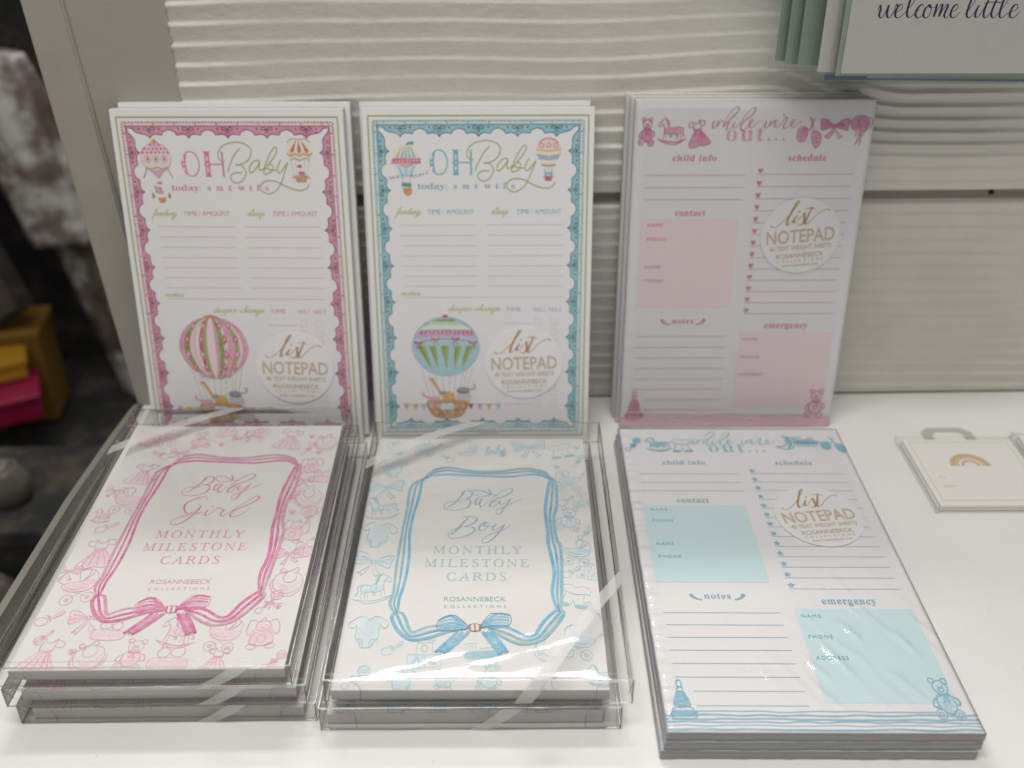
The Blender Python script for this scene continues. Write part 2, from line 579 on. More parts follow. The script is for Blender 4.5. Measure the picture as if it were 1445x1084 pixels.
# ---- little sketched drawings, in a box from -1 to 1 -----------------------------------------
ICONS = {
 'bear': [('w', '-.35,.2 -.4,-.4 -.1,-.62 .2,-.6 .42,-.3 .35,.2'), ('c', 0, .52, .36, .32), ('c', -.32, .82, .14, .13), ('c', .32, .8, .14, .13),
          ('c', 0, .42, .15, .11), ('d', 0, .47, .05), ('d', -.13, .6, .035), ('d', .13, .6, .035),
          ('s', '-.3,.22 -.44,-.1 -.42,-.4 -.2,-.6 .1,-.64 .35,-.45 .42,-.1 .3,.22'),
          ('s', '-.3,.12 -.6,-.05 -.72,-.28 -.55,-.35 -.4,-.15'), ('s', '.32,.12 .6,0 .66,-.25 .5,-.3 .4,-.1'),
          ('c', -.5, -.68, .24, .22), ('c', .38, -.72, .25, .22), ('c', -.52, -.68, .1, .1), ('c', .4, -.72, .11, .1),
          ('f', '0,.18 -.25,.28 -.25,.08'), ('f', '0,.18 .26,.26 .25,.06'), ('s', '0,.16 -.08,-.05 -.12,-.2'), ('s', '0,.16 .1,-.04 .12,-.22')],
 'horse': [('w', '-.5,.3 .4,.25 .45,-.1 -.4,-.1'), ('s', '-.95,.45 -.9,.62 -.7,.8 -.55,.95 -.4,.85 -.3,.5 -.1,.32 .2,.3 .45,.35 .58,.15 .55,-.1 .62,-.5'),
           ('s', '-.95,.45 -.85,.38 -.65,.52 -.55,.3 -.55,-.05 -.62,-.5'), ('s', '-.55,-.05 -.2,-.15 .2,-.1 .4,-.15 .4,-.5'),
           ('s', '-.4,-.1 -.45,-.5'), ('s', '.3,-.15 .22,-.5'), ('s', '.5,.38 .75,.25 .7,-.05 .85,-.2 .72,-.3'),
           ('s', '-1,-.42 -.6,-.68 -.1,-.82 .4,-.78 1,-.42'), ('s', '-1,-.42 -.6,-.56 -.1,-.66 .4,-.62 1,-.42'),
           ('s', '-.15,.32 -.2,0 .05,-.05 .1,.3'), ('s', '-.5,.92 -.35,.75 -.25,.5 -.15,.4'), ('s', '-.42,.9 -.25,.72 -.18,.5'), ('d', -.72, .62, .04), ('c', -.06, -.28, .07, .07)],
 'dress': [('w', '-.2,.2 -.75,-.75 .75,-.75 .25,.2'), ('s', '-.25,.85 -.28,.5 -.22,.2 .22,.2 .28,.5 .25,.85 .12,.65 -.12,.65 -.25,.85'),
           ('s', '-.25,.8 -.55,.75 -.6,.5 -.3,.48'), ('s', '.25,.8 .6,.72 .55,.48 .3,.46'),
           ('s', '-.22,.2 -.5,-.2 -.85,-.78 -.4,-.88 0,-.8 .4,-.88 .85,-.75 .5,-.2 .22,.2'),
           ('s', '-.12,.18 -.3,-.3 -.45,-.8'), ('s', '0,.18 -.05,-.3 -.1,-.8'), ('s', '.1,.18 .2,-.3 .3,-.82'), ('s', '.18,.16 .4,-.3 .6,-.78'), ('s', '-.25,.3 0,.24 .25,.3')],
 'bow': [('w', '0,.1 -.9,.6 -.85,-.2'), ('w', '0,.1 .9,.6 .85,-.2'), ('s', '-.05,.12 -.5,.55 -.95,.6 -.9,.15 -.85,-.2 -.4,-.05 -.05,.05'),
         ('s', '.05,.12 .5,.55 .95,.6 .9,.15 .85,-.2 .4,-.05 .05,.05'), ('c', 0, .08, .1, .12), ('s', '-.05,0 -.25,-.4 -.6,-.75 -.4,-.7 -.35,-.85 -.05,-.35 .02,-.02'),
         ('s', '.05,0 .25,-.4 .6,-.8 .45,-.72 .35,-.88 .08,-.3'), ('s', '-.1,.1 -.5,.3 -.8,.35'), ('s', '-.1,.08 -.5,.12 -.8,.05'), ('s', '.1,.1 .5,.3 .8,.35'), ('s', '.1,.08 .5,.12 .8,.05')],
 'booties': [('s', '-.1,.95 .1,.65 .3,.9'), ('s', '.1,.65 .08,.3 -.2,.0'), ('s', '.1,.65 .2,.2 .35,-.1'),
             ('w', '-.9,.1 -.3,.3 -.1,-.1 -.3,-.6 -.8,-.5'), ('s', '-.9,.15 -.6,.35 -.25,.2 -.15,-.1 -.3,-.5 -.65,-.62 -.9,-.4 -.85,-.05 -.5,-.02 -.3,.15'),
             ('w', '.2,-.05 .7,-.2 .8,-.6 .6,-.95 .3,-.7'), ('s', '.15,0 .45,.05 .75,-.15 .85,-.55 .7,-.9 .45,-.95 .25,-.65 .15,-.3 .15,0'), ('s', '.3,-.3 .5,-.4 .75,-.35'), ('s', '-.75,-.2 -.55,-.3 -.35,-.25'), ('s', '.35,-.5 .5,-.62 .7,-.58')],
 'bonnet': [('w', '-.6,.6 0,.95 .5,.7 .4,-.1 -.3,0 -.7,.2'), ('s', '-.3,-.05 -.65,.2 -.7,.6 -.35,.9 .1,.95 .45,.8 .6,.45 .4,.05 .1,-.12'), ('s', '.1,-.12 .05,.25 .25,.6 .5,.8 .8,.75 .85,.45 .6,.1 .1,-.12'),
            ('s', '-.5,.3 -.2,.4 .1,.3'), ('s', '-.5,.6 -.2,.65 .15,.5'), ('s', '.3,.15 .45,.4 .65,.6'), ('s', '.05,-.15 -.3,-.35 -.25,-.15 .05,-.15 .3,-.3 .3,-.1 .05,-.15'), ('s', '0,-.2 -.1,-.6 -.25,-.9'), ('s', '.08,-.2 .1,-.6 .05,-.95')],
 'pram': [('w', '-.8,.3 .6,.3 .4,-.2 -.5,-.25'), ('s', '-.8,.28 -.7,-.05 -.4,-.25 .2,-.25 .5,-.05 .62,.28 -.8,.28'), ('s', '-.8,.28 -.75,.7 -.4,.95 0,.9 -.05,.28'),
          ('s', '-.4,.95 -.35,.6 -.1,.28'), ('s', '-.62,.82 -.5,.55 -.15,.3'), ('s', '.6,.25 .8,.45 1,.62 .95,.7 .75,.55'), ('c', -.5, -.65, .27, .27), ('c', .35, -.65, .27, .27), ('c', -.5, -.65, .08, .08), ('c', .35, -.65, .08, .08),
          ('s', '-.5,-.65 .1,-.28'), ('s', '.35,-.65 -.25,-.28'), ('s', '-.4,-.05 0,-.12 .4,0')],
 'pacifier': [('c', -.35, -.35, .4, .32), ('s', '-.25,.2 0,-.05 .25,-.3'), ('s', '-.35,.15 0,.1 .2,-.2'), ('s', '.1,.05 .35,.35 .6,.6 .75,.5 .6,.25 .25,-.05'), ('w', '.15,.1 .6,.6 .7,.4 .25,0')],
 'rattle': [('w', '.1,.3 .5,.8 .8,.4 .5,.1'), ('c', .4, .45, .36, .34), ('s', '.1,.4 .4,.3 .7,.45'), ('s', '.15,.55 .45,.5 .7,.65'), ('s', '.2,.2 -.1,-.15 -.35,-.45'), ('s', '.28,.15 0,-.2 -.25,-.5'), ('c', -.5, -.65, .22, .2),
            ('f', '.05,-.05 -.25,.1 -.2,-.15'), ('f', '.05,-.05 .25,-.3 .3,-.05'), ('s', '0,-.08 .1,-.35 .05,-.6')],
 'heart': [('s', '0,-.6 -.55,0 -.5,.5 -.15,.5 0,.2 .2,.52 .55,.45 .5,0 0,-.6'), ('f', '0,-.5 -.35,.1 0,.1 .3,.1')],
 'bib': [('w', '-.7,.1 -.3,-.6 .3,-.6 .7,.1 .3,-.2 -.3,-.2'), ('s', '-.2,.55 -.65,.4 -.8,0 -.65,-.5 -.2,-.8 .3,-.78 .7,-.4 .75,.05 .6,.4 .25,.55'), ('s', '-.2,.55 -.35,.25 -.2,-.05 .15,-.05 .35,.2 .25,.55'),
         ('s', '-.2,.6 -.5,.85 -.6,.6 -.2,.6 0,.75 .3,.95 .35,.65 .1,.6'), ('z', '-.85,.1 -.9,-.3 -.65,-.75 -.2,-.98 .35,-.95 .8,-.5 .9,0')],
 'bunny': [('w', '-.4,.4 -.6,-.5 .5,-.5 .4,.4'), ('c', 0, .4, .34, .3), ('s', '-.2,.62 -.6,.75 -.75,.2 -.6,-.1 -.35,.25'), ('s', '.2,.62 .6,.72 .78,.2 .62,-.1 .35,.25'), ('s', '-.25,.15 -.5,-.2 -.45,-.6 0,-.7 .45,-.6 .5,-.2 .25,.15'),
           ('c', -.42, -.72, .22, .15), ('c', .42, -.72, .22, .15), ('d', -.1, .45, .035), ('d', .1, .45, .035), ('s', '-.05,.32 0,.27 .05,.32'), ('s', '-.15,.7 0,.85 .15,.7'), ('c', 0, -.3, .2, .22)],
 'rings': [('f', '-.8,-.75 .8,-.75 .7,-.5 -.65,-.5'), ('c', 0, -.72, .85, .18), ('c', 0, -.45, .68, .16), ('c', 0, -.2, .55, .15), ('w', '-.5,-.2 -.3,.3 .3,.3 .5,-.2'), ('c', 0, .05, .42, .14), ('c', 0, .28, .3, .13), ('c', 0, .5, .2, .12), ('c', 0, .78, .17, .17), ('s', '-.6,-.45 -.2,-.56 .3,-.55')],
 'moon': [('w', '.1,.9 .6,.5 .6,-.3 .1,-.8 .3,-.2 .3,.3'), ('s', '-.1,.95 .5,.75 .85,.2 .7,-.45 .2,-.85 -.4,-.8 -.8,-.5 -.4,-.5 0,-.35 .25,0 .2,.4 -.1,.95'), ('s', '.25,.3 .1,.15 .25,.05'), ('s', '.55,.5 .6,.1 .5,-.4'), ('d', .4, .3, .05), ('s', '.25,-.15 .4,-.25 .5,-.15')],
 'train': [('f', '-.9,-.2 .7,-.2 .7,.2 -.9,.2'), ('p', '-.9,-.3 .85,-.3 .95,0 .5,.1 .5,.4 -.2,.4 -.25,.1 -.4,.1 -.4,.75 -.95,.75 -.9,-.3'), ('c', -.65, -.5, .18, .18), ('c', -.15, -.5, .18, .18), ('c', .4, -.5, .2, .2), ('p', '.2,.4 .15,.7 .45,.7 .4,.4'), ('p', '-.8,.3 -.55,.3 -.55,.6 -.8,.6 -.8,.3')],
 'blocks': [('p', '-.9,-.8 0,-.8 0,0 -.9,0 -.9,-.8'), ('p', '0,-.8 .85,-.75 .85,0 0,0'), ('p', '-.45,0 -.45,.75 .35,.75 .35,0'), ('w', '-.9,-.8 0,-.8 0,0 -.9,0'), ('p', '-.45,.75 -.3,.9 .5,.9 .35,.75'), ('s', '-.65,-.6 -.45,-.2 -.25,-.6'), ('s', '.25,-.6 .25,-.2 .55,-.3 .3,-.4 .6,-.55 .25,-.6'), ('c', -.05, .38, .18, .2)],
 'onesie': [('w', '-.5,.6 -.5,-.6 .5,-.6 .5,.6'), ('s', '-.25,.75 -.5,.7 -.9,.35 -.7,.1 -.5,.25 -.5,-.4 -.3,-.6 -.2,-.85 .2,-.85 .3,-.6 .5,-.4 .5,.25 .7,.1 .9,.35 .5,.7 .25,.75 0,.55 -.25,.75'), ('s', '-.5,-.4 -.2,-.55 -.15,-.8'), ('s', '.5,-.4 .2,-.55 .15,-.8')],
 'romper': [('s', '-.3,.6 -.75,.45 -.85,.1 -.5,.15 -.6,-.5 -.8,-.8 -.2,-.8 0,-.4 .2,-.8 .8,-.75 .55,-.4 .5,.15 .8,.1 .7,.5 .3,.6 0,.45 -.3,.6'), ('f', '-.8,-.85 -.2,-.85 -.25,-.65 -.7,-.65'), ('f', '.8,-.85 .2,-.85 .25,-.65 .7,-.65'), ('s', '-.5,.1 0,0 .5,.1')],
 'toybox': [('s', '-.9,-.1 -.85,-.75 .85,-.75 .9,-.1 -.9,-.1'), ('c', -.35, .3, .35, .32), ('c', .4, .25, .32, .3), ('s', '-.6,.55 -.5,.85 -.3,.6'), ('s', '.3,.5 .5,.9 .6,.45'), ('w', '-.9,-.1 -.85,-.75 .85,-.75 .9,-.1')],
 'pin': [('c', -.6, .3, .35, .3), ('s', '-.5,.1 .2,-.4 .8,-.75'), ('s', '-.85,.05 -.1,-.5 .75,-.85'), ('d', -.62, .32, .2), ('c', .8, -.78, .15, .12)],
}


def icon(P, name, cx, cy, sx, sy, m, mw, w=.32, rot=0.0, rnd=None, flip=False):
    """a sketched toy: w mm pen; mw = pale wash material"""
    rnd = rnd or random.Random(hash_(name)+int(cx*13)+int(cy*7))
    ca, sa = cos(rot), sin(rot)

    def T(p, j=.02):
        x, y = p[0]*sx*(-1 if flip else 1), p[1]*sy
        x += rnd.uniform(-j, j)*sx
        y += rnd.uniform(-j, j)*sy
        return (cx+x*ca-y*sa, cy+x*sa+y*ca)
    for it in ICONS[name]:
        k = it[0]
        if k in 'wf':
            pts = spline([T(q) for q in parse(it[1])], 3, True)
            P.fill(pts, mw if k == 'w' else m, 0 if k == 'w' else .01)
            if k == 'w' and min(sx, sy) > 3:
                # loose diagonal hatching inside the shape
                nx_, ny_ = cos(.9+rot), sin(.9+rot)
                ds = [p[0]*nx_+p[1]*ny_ for p in pts]
                d = min(ds)+.5
                while d < max(ds):
                    hit = []
                    for i in range(len(pts)):
                        a, b = pts[i-1], pts[i]
                        da, db = ds[i-1]-d, ds[i]-d
                        if da*db < 0:
                            t = da/(da-db)
                            hit.append((a[0]+(b[0]-a[0])*t, a[1]+(b[1]-a[1])*t))
                    hit.sort(key=lambda q: -q[0]*ny_+q[1]*nx_)
                    for a, b in zip(hit[::2], hit[1::2]):
                        u0, u1 = rnd.uniform(0, .3), rnd.uniform(.6, 1)
                        P.line([(a[0]+(b[0]-a[0])*u0, a[1]+(b[1]-a[1])*u0), (a[0]+(b[0]-a[0])*u1, a[1]+(b[1]-a[1])*u1)], w*.55, m, .012)
                    d += rnd.uniform(.55, 1.1)
        elif k in 'spz':
            pts = [T(q) for q in parse(it[1])]
            if k != 'p':
                pts = spline(pts, 4)
            if k == 'z':
                pts = [(x+(.35 if i % 2 else -.35), y+(.3 if i % 2 else -.3)) for i, (x, y) in enumerate(pts)]
            P.line(pts, w*rnd.uniform(.8, 1.25), m, .02, .5, taper=.5)
            if k == 's' and rnd.random() < .5 and w > .25:
                P.line([(x+.35*w, y-.9*w) for x, y in pts[1:-1]], w*.5, m, .02, .3, taper=.6)
        elif k == 'c':
            pts = [T((it[1]+it[3]*cos(a*pi/7), it[2]+it[4]*sin(a*pi/7)), .012) for a in range(14)]
            P.line(spline(pts, 2, True), w*rnd.uniform(.8, 1.2), m, .02, .4, True)
        elif k == 'd':
            x, y = T((it[1], it[2]), 0)
            P.ell(x, y, it[3]*sx, it[3]*sy, m, .02, 10)


def hash_(s):
    return sum((i+1)*ord(c) for i, c in enumerate(s))


# ---- inks
pk = ink('pink ink', 'CF6C97', .38)
pk_mid = ink('soft pink ink', 'DE8FB0', .5)
pk_pale = ink('pale pink wash', 'F2D3DC', .5)
pk_toile = ink('toile pink ink', 'E69CBB', .35)
pk_toile_w = ink('toile pink wash', 'F6E2E8', .5)
pk_rib = ink('ribbon pink ink', 'DE5F9C', .40)
pk_line = ink('fine pink rule', 'DFA0B6', .2)
pk_box = ink('pink panel', 'F2DCE2', .2)
pk_band = ink('pink lace ink', 'D68AA6', .32)
bl = ink('blue ink', '76B4CB', .34)
bl_mid = ink('soft blue ink', '7FBED3', .4)
bl_pale = ink('pale blue wash', 'C6E1E9', .5)
bl_toile = ink('toile blue ink', '9CC9D4', .35)
bl_toile_w = ink('toile blue wash', 'E2EEF0', .5)
bl_rib = ink('ribbon blue ink', '68B6DA', .38)
bl_line = ink('fine blue rule', 'A2BFD2', .2)
bl_box = ink('blue panel', 'CFE7EB', .1)
bl_band = ink('blue lace ink', '8CC0CA', .30)
gr = ink('green ink', 'A3B367', .12)
gr_s = ink('lime script ink', 'BFCB8F', .15)
gr_d = ink('leaf green ink', '7C9C3E', .3)
cream = ink('cream ink', 'EFE3BE', .3)
gold = ink('copper foil ink', 'B98B5E', .08, .3)
gold_l = ink('pale copper ink', 'CFA982', .1, .3)
navy = ink('navy ink', '2E3560', .02)
dark = ink('charcoal ink', '5C4A58', .15)
darkb = ink('slate ink', '3F5566', .15)
red = ink('crimson ink', 'C23B5E', .35)
yel = ink('mustard ink', 'D9A93A', .30)
brn = ink('basket brown ink', 'C08A5A', .40)
gry = ink('dove grey ink', '8E949C', .35)
pur = ink('plum ink', 'A04A86', .2)
ora = ink('orange ink', 'D88A3C', .3)


class Pal:
    def __init__(s, **k):
        s.__dict__.update(k)


PINK = Pal(ink=pk, mid=pk_mid, pale=pk_pale, toile=pk_toile, toilew=pk_toile_w, rib=pk_rib, line=pk_line, box=pk_box, band=pk_band, dark=dark, txt=ink('pink text', 'DC7CA2', .15))
BLUE = Pal(ink=bl, mid=bl_mid, pale=bl_pale, toile=bl_toile, toilew=bl_toile_w, rib=bl_rib, line=bl_line, box=bl_box, band=bl_band, dark=darkb, txt=ink('blue text', '7DB2C4', .15))

# script lettering traced as pen strokes (mm)
OHBABY = ['6.6,85.5 3.2,81.8 0.5,77.4 -1.4,73.5 -2.0,70.8',
          '-3.1,77.5 -5.5,77.8 -7.1,79.6 -6.6,83.5 -3.9,86.6 0.5,88.4 5.4,88.9 9.6,87.9 12.4,85.9 13.1,82.9 11.5,79.1 7.8,76.3 2.7,75.3',
          '2.7,75.3 6.0,75.2 8.1,73.3 8.9,70.8 7.4,67.5 4.7,65.0 1.2,64.8 -1.0,67.6 0.5,69.8 3.2,70.8 6.4,70.7',
          '18.1,77.0 16.5,78.2 13.8,77.2 11.4,74.1 11.1,71.1 12.6,70.9 15.4,73.6 17.7,77.0 17.0,73.6 17.5,72.1 19.2,72.8 20.5,73.9',
          '20.1,73.0 21.9,77.4 24.6,82.3 27.1,85.6 28.5,85.7 28.8,84.0 26.7,80.1 23.5,76.3 21.0,73.3 19.6,71.1 20.7,70.0 23.6,70.9 25.2,73.0 25.1,75.2 23.5,75.8 21.6,73.6 24.8,72.4 27.4,72.4',
          '30.8,78.3 29.1,75.8 28.0,73.0 28.5,70.9 30.1,71.1 32.2,73.6 34.8,77.1',
          '34.8,77.1 32.6,71.4 29.8,64.7 26.6,60.3 22.4,58.0 19.1,58.5 17.0,60.8 17.6,63.6 20.0,65.6 23.7,65.9 27.6,65.1 31.9,62.8 36.8,60.8 41.3,60.1 44.7,61.1 46.8,64.0']
BABY = ['-9.9,39.4 -7.7,41.9 -4.4,40.9 -4.0,37.5 -6.6,35.1 -9.7,34.5',
        '-9.8,34.7 -6.0,34.5 -4.3,32.1 -5.9,28.2 -9.9,26.3 -14.6,25.8 -18.3,27.0 -19.4,29.4 -17.4,32.3 -13.5,33.1 -9.3,32.8',
        '-8.1,42.1 -9.8,37.6 -12.6,32.8 -15.0,29.9 -17.5,28.4',
        '2.0,35.2 -0.1,35.6 -1.8,32.7 -1.3,30.0 0.2,31.4 2.0,35.2 0.7,30.8 2.0,28.3 4.0,30.8 5.6,32.6',
        '5.6,43.1 6.9,39.1 4.4,37.4 -0.2,37.4 -2.9,39.7 -2.3,42.0 1.6,41.7 6.5,38.8 10.9,37.8',
        '5.9,31.4 8.8,36.1 12.6,40.9 17.0,43.6 19.5,42.9 18.6,40.2 14.4,37.0 10.1,34.6 7.2,31.3 6.4,29.0 8.0,28.4 10.3,30.3 11.0,32.7 8.4,33.1',
        '12.7,33.9 12.0,31.3 13.6,30.5 16.3,32.7 18.6,35.2',
        '18.6,35.2 16.7,31.2 14.4,27.1 12.9,23.3 11.1,22.7 10.1,24.8 12.0,27.1 17.0,29.8 21.3,32.6 25.2,35.2']
GIRL = ['-3.0,21.6 -3.4,24.2 -6.2,24.7 -10.5,22.8 -13.7,20.0 -14.3,16.6 -12.5,12.6 -10.1,11.7 -7.1,13.6 -5.0,17.6',
        '-5.0,17.6 -6.1,13.1 -8.8,8.6 -11.6,4.8 -15.0,3.0 -17.5,3.5 -18.2,5.5 -16.4,7.6 -12.3,9.8 -7.1,11.1 -2.7,12.4',
        '-0.3,14.3 -1.2,11.3 0.0,9.8 1.6,11.3 2.9,13.2', '2.9,13.2 4.5,15.5 5.3,16.1 7.0,14.9 8.7,14.2 7.5,11.7 8.4,9.3 10.6,10.6 12.5,12.6',
        '12.5,12.6 16.1,17.3 21.3,22.3 24.9,25.2 25.9,23.4 23.5,20.0 18.7,16.6 14.6,13.7 13.0,10.5 14.3,8.5 18.0,9.7 21.2,12.9 23.1,15.8']
BOY = ['-8.4,19.7 -4.7,21.0 -0.7,19.6 -1.1,16.7 -4.4,14.2 -7.6,13.0',
       '-7.2,13.1 -2.7,12.7 -1.3,9.9 -4.9,6.6 -9.7,4.7 -14.1,4.4 -15.7,6.2 -14.8,8.9 -10.9,12.0 -6.8,13.3', '-4.8,20.0 -7.8,16.2 -10.1,12.2 -12.8,8.6 -14.1,7.0',
       '3.9,16.3 2.1,14.7 1.1,11.5 2.2,9.8 4.8,11.5 6.2,14.7 4.7,16.3 3.8,13.8 8.5,13.2 10.4,14.8', '10.4,14.8 8.5,12.0 9.8,10.3 13.1,12.8 15.1,14.4',
       '15.1,14.4 12.3,9.2 9.1,4.2 5.9,1.2 3.5,1.2 3.2,3.5 6.6,6.5 11.5,9.2 15.6,11.4 18.4,14.4']
LIST = ['-18.3,8.2 -17.2,7.0 -15.0,7.0 -11.6,9.3 -7.4,13.4 -3.4,18.3 -1.3,21.2 -1.5,22.5 -3.2,20.5 -5.8,15.4 -7.8,11.2 -8.5,7.8 -7.5,7.7 -5.0,10.1 -2.9,12.9',
        '-2.4,13.2 -4.3,10.0 -4.0,8.4 -1.6,10.5 0.6,12.9', '0.6,12.9 2.1,14.5 1.9,12.8 1.9,9.4 0.8,7.3 -1.0,6.8 -2.3,8.0',
        '6.7,18.1 4.4,12.9 2.9,9.3 2.8,7.1 4.8,8.0 8.4,11.7 12.3,14.7 15.4,15.7 17.3,14.6', '2.2,16.8 4.2,17.4 6.7,16.8 8.6,16.3']
WHILE = ['-24.8,94.0 -23.4,96.1 -24.3,93.0 -23.5,91.5 -22.0,93.5 -21.1,95.8 -21.8,93.2 -20.9,93.4 -19.9,96.5 -17.9,95.0',
         '-18.4,92.1 -16.6,97.0 -13.9,101.6 -11.0,104.0 -9.7,103.8 -9.8,102.0 -12.1,99.0 -14.9,96.2 -16.8,94.2 -18.3,92.1 -17.3,93.7 -15.6,95.4 -14.8,94.7 -16.0,91.9 -15.3,90.6 -13.7,91.6 -11.5,95.2',
         '-11.5,95.2 -12.2,92.9 -11.3,91.8 -9.5,92.9 -7.9,95.2', '-7.9,95.2 -5.9,98.5 -3.6,101.5 -1.3,103.6 -0.1,103.3 -0.3,101.5 -2.3,98.7 -5.2,96.4 -7.4,93.9 -7.5,91.0 -6.1,90.3 -3.8,92.3 -2.4,94.3',
         '-2.6,93.8 -0.7,95.4 -0.9,96.4 -2.1,96.1 -2.9,93.8 -1.9,92.0 0.3,93.3 3.1,96.2',
         '5.7,93.3 7.0,95.9 6.2,93.0 7.0,91.6 8.5,93.0 9.8,95.8 9.0,93.5 9.9,93.2 11.0,96.0 12.4,95.2', '11.9,93.2 13.9,95.2 13.6,96.3 12.5,95.9 11.8,93.7 12.8,91.9 14.5,92.7 16.2,94.5',
         '16.2,94.5 17.2,97.0 17.7,98.0 18.8,97.9 18.5,96.0 17.3,93.2 17.5,91.4 19.0,91.5 21.3,93.4', '21.6,93.4 23.7,95.2 23.5,96.5 22.4,96.1 21.6,93.7 22.5,91.9 24.7,93.1 27.5,96.2']


def fr(x, y, z, yaw, tilt, roll=0):
    return Matrix.Translation((x, y, z)) @ Matrix.Rotation(yaw, 4, 'Z') @ Matrix.Rotation(tilt, 4, 'X') @ Matrix.Rotation(roll, 4, 'Y')


# ------------------------------------------------------------------ shared pieces
def sheet_block(parent, w, h, th, edge, name='page_block'):
    """a glued block of sheets: bottom at z=-th, printed face at z=0 (local)"""
    bm = bmesh.new()
    x, y = w/2, h/2
    box(bm, -x, x, -y, y, -th, 0, .00015)
    for f in bm.faces:
        f.material_index = 0 if abs(f.normal.z) > .7 else 1
    return mk(name, bm, None, parent, mats=[m_paper, edge])


def chip(parent, w, h, z0, z1):
    bm = bmesh.new()
    box(bm, -w/2, w/2, -h/2, h/2, z0, z1, .0001)
    return mk('backing_board', bm, m_chip, parent)


def sticker(parent, cx, cy, ang, z=.00032, r=24.2):
    bm = bmesh.new()
    n = 72
    top = [bm.verts.new((r/1000*cos(2*pi*k/n), r/1000*sin(2*pi*k/n), 0)) for k in range(n)]
    bot = [bm.verts.new((r/1000*cos(2*pi*k/n), r/1000*sin(2*pi*k/n), -.00028)) for k in range(n)]
    bm.faces.new(top)
    bm.faces.new(bot[::-1])
    for k in range(n):
        bm.faces.new((bot[k], bot[(k+1) % n], top[(k+1) % n], top[k]))
    s = mk('sticker', bm, m_sticker, parent, (cx/1000, cy/1000, z), (0, 0, ang))
    s['label'] = 'round white sticker with copper lettering'
    P = Print(z=.03)
    for q in LIST:
        P.curve(q, .42, gold, cal=2.2, n=6, taper=.4)
    P.ell(-1.4, 15.6, .6, .6, gold)
    P.text('NOTEPAD', 0, -4.3, gold, width=41, h=8.4, track=1.0, offset=.010)
    P.text('NOTEPAD', 0, -4.3, m_sticker, width=41, h=8.4, track=1.0, offset=-.014, dz=.02)
    P.text('NOTEPAD', 0, -4.3, gold_l, width=41, h=8.4, track=1.0, offset=-.026, dz=.03)
    P.text('40 TEXT WEIGHT SHEETS', 0, -9.0, gold, width=37.5, h=2.9)
    P.text('ROSANNEBECK', 0, -14.2, gold, width=29, h=3.0)
    P.text('COLLECTIONS', 0, -17.0, gold, width=28, h=1.75, track=1.9)
    P.text('www.rosannebeck.com', 0, -19.9, gold, width=22.5, h=2.0)
    P.build('sticker_lettering', s)
    return s


# ------------------------------------------------------------------ "OH Baby" notepads
def scallop(n, L, hump, cusp, x0):
    """inner edge of the lace band along one side: list of (t, depth)"""
    out = []
    per = 23.6
    k0 = -(n-1)/2
    for i in range(n):
        c = (k0+i)*per
        out += [(c-8.5, hump+1.2), (c-7.2, hump+3.0), (c-3.6, cusp-1.7), (c-1.2, cusp-.9), (c, cusp+.6), (c+1.2, cusp-.9), (c+3.6, cusp-1.7), (c+7.2, hump+3.0), (c+8.5, hump+1.2)]
        if i < n-1:
            out += [(c+per/2, hump)]
    return out


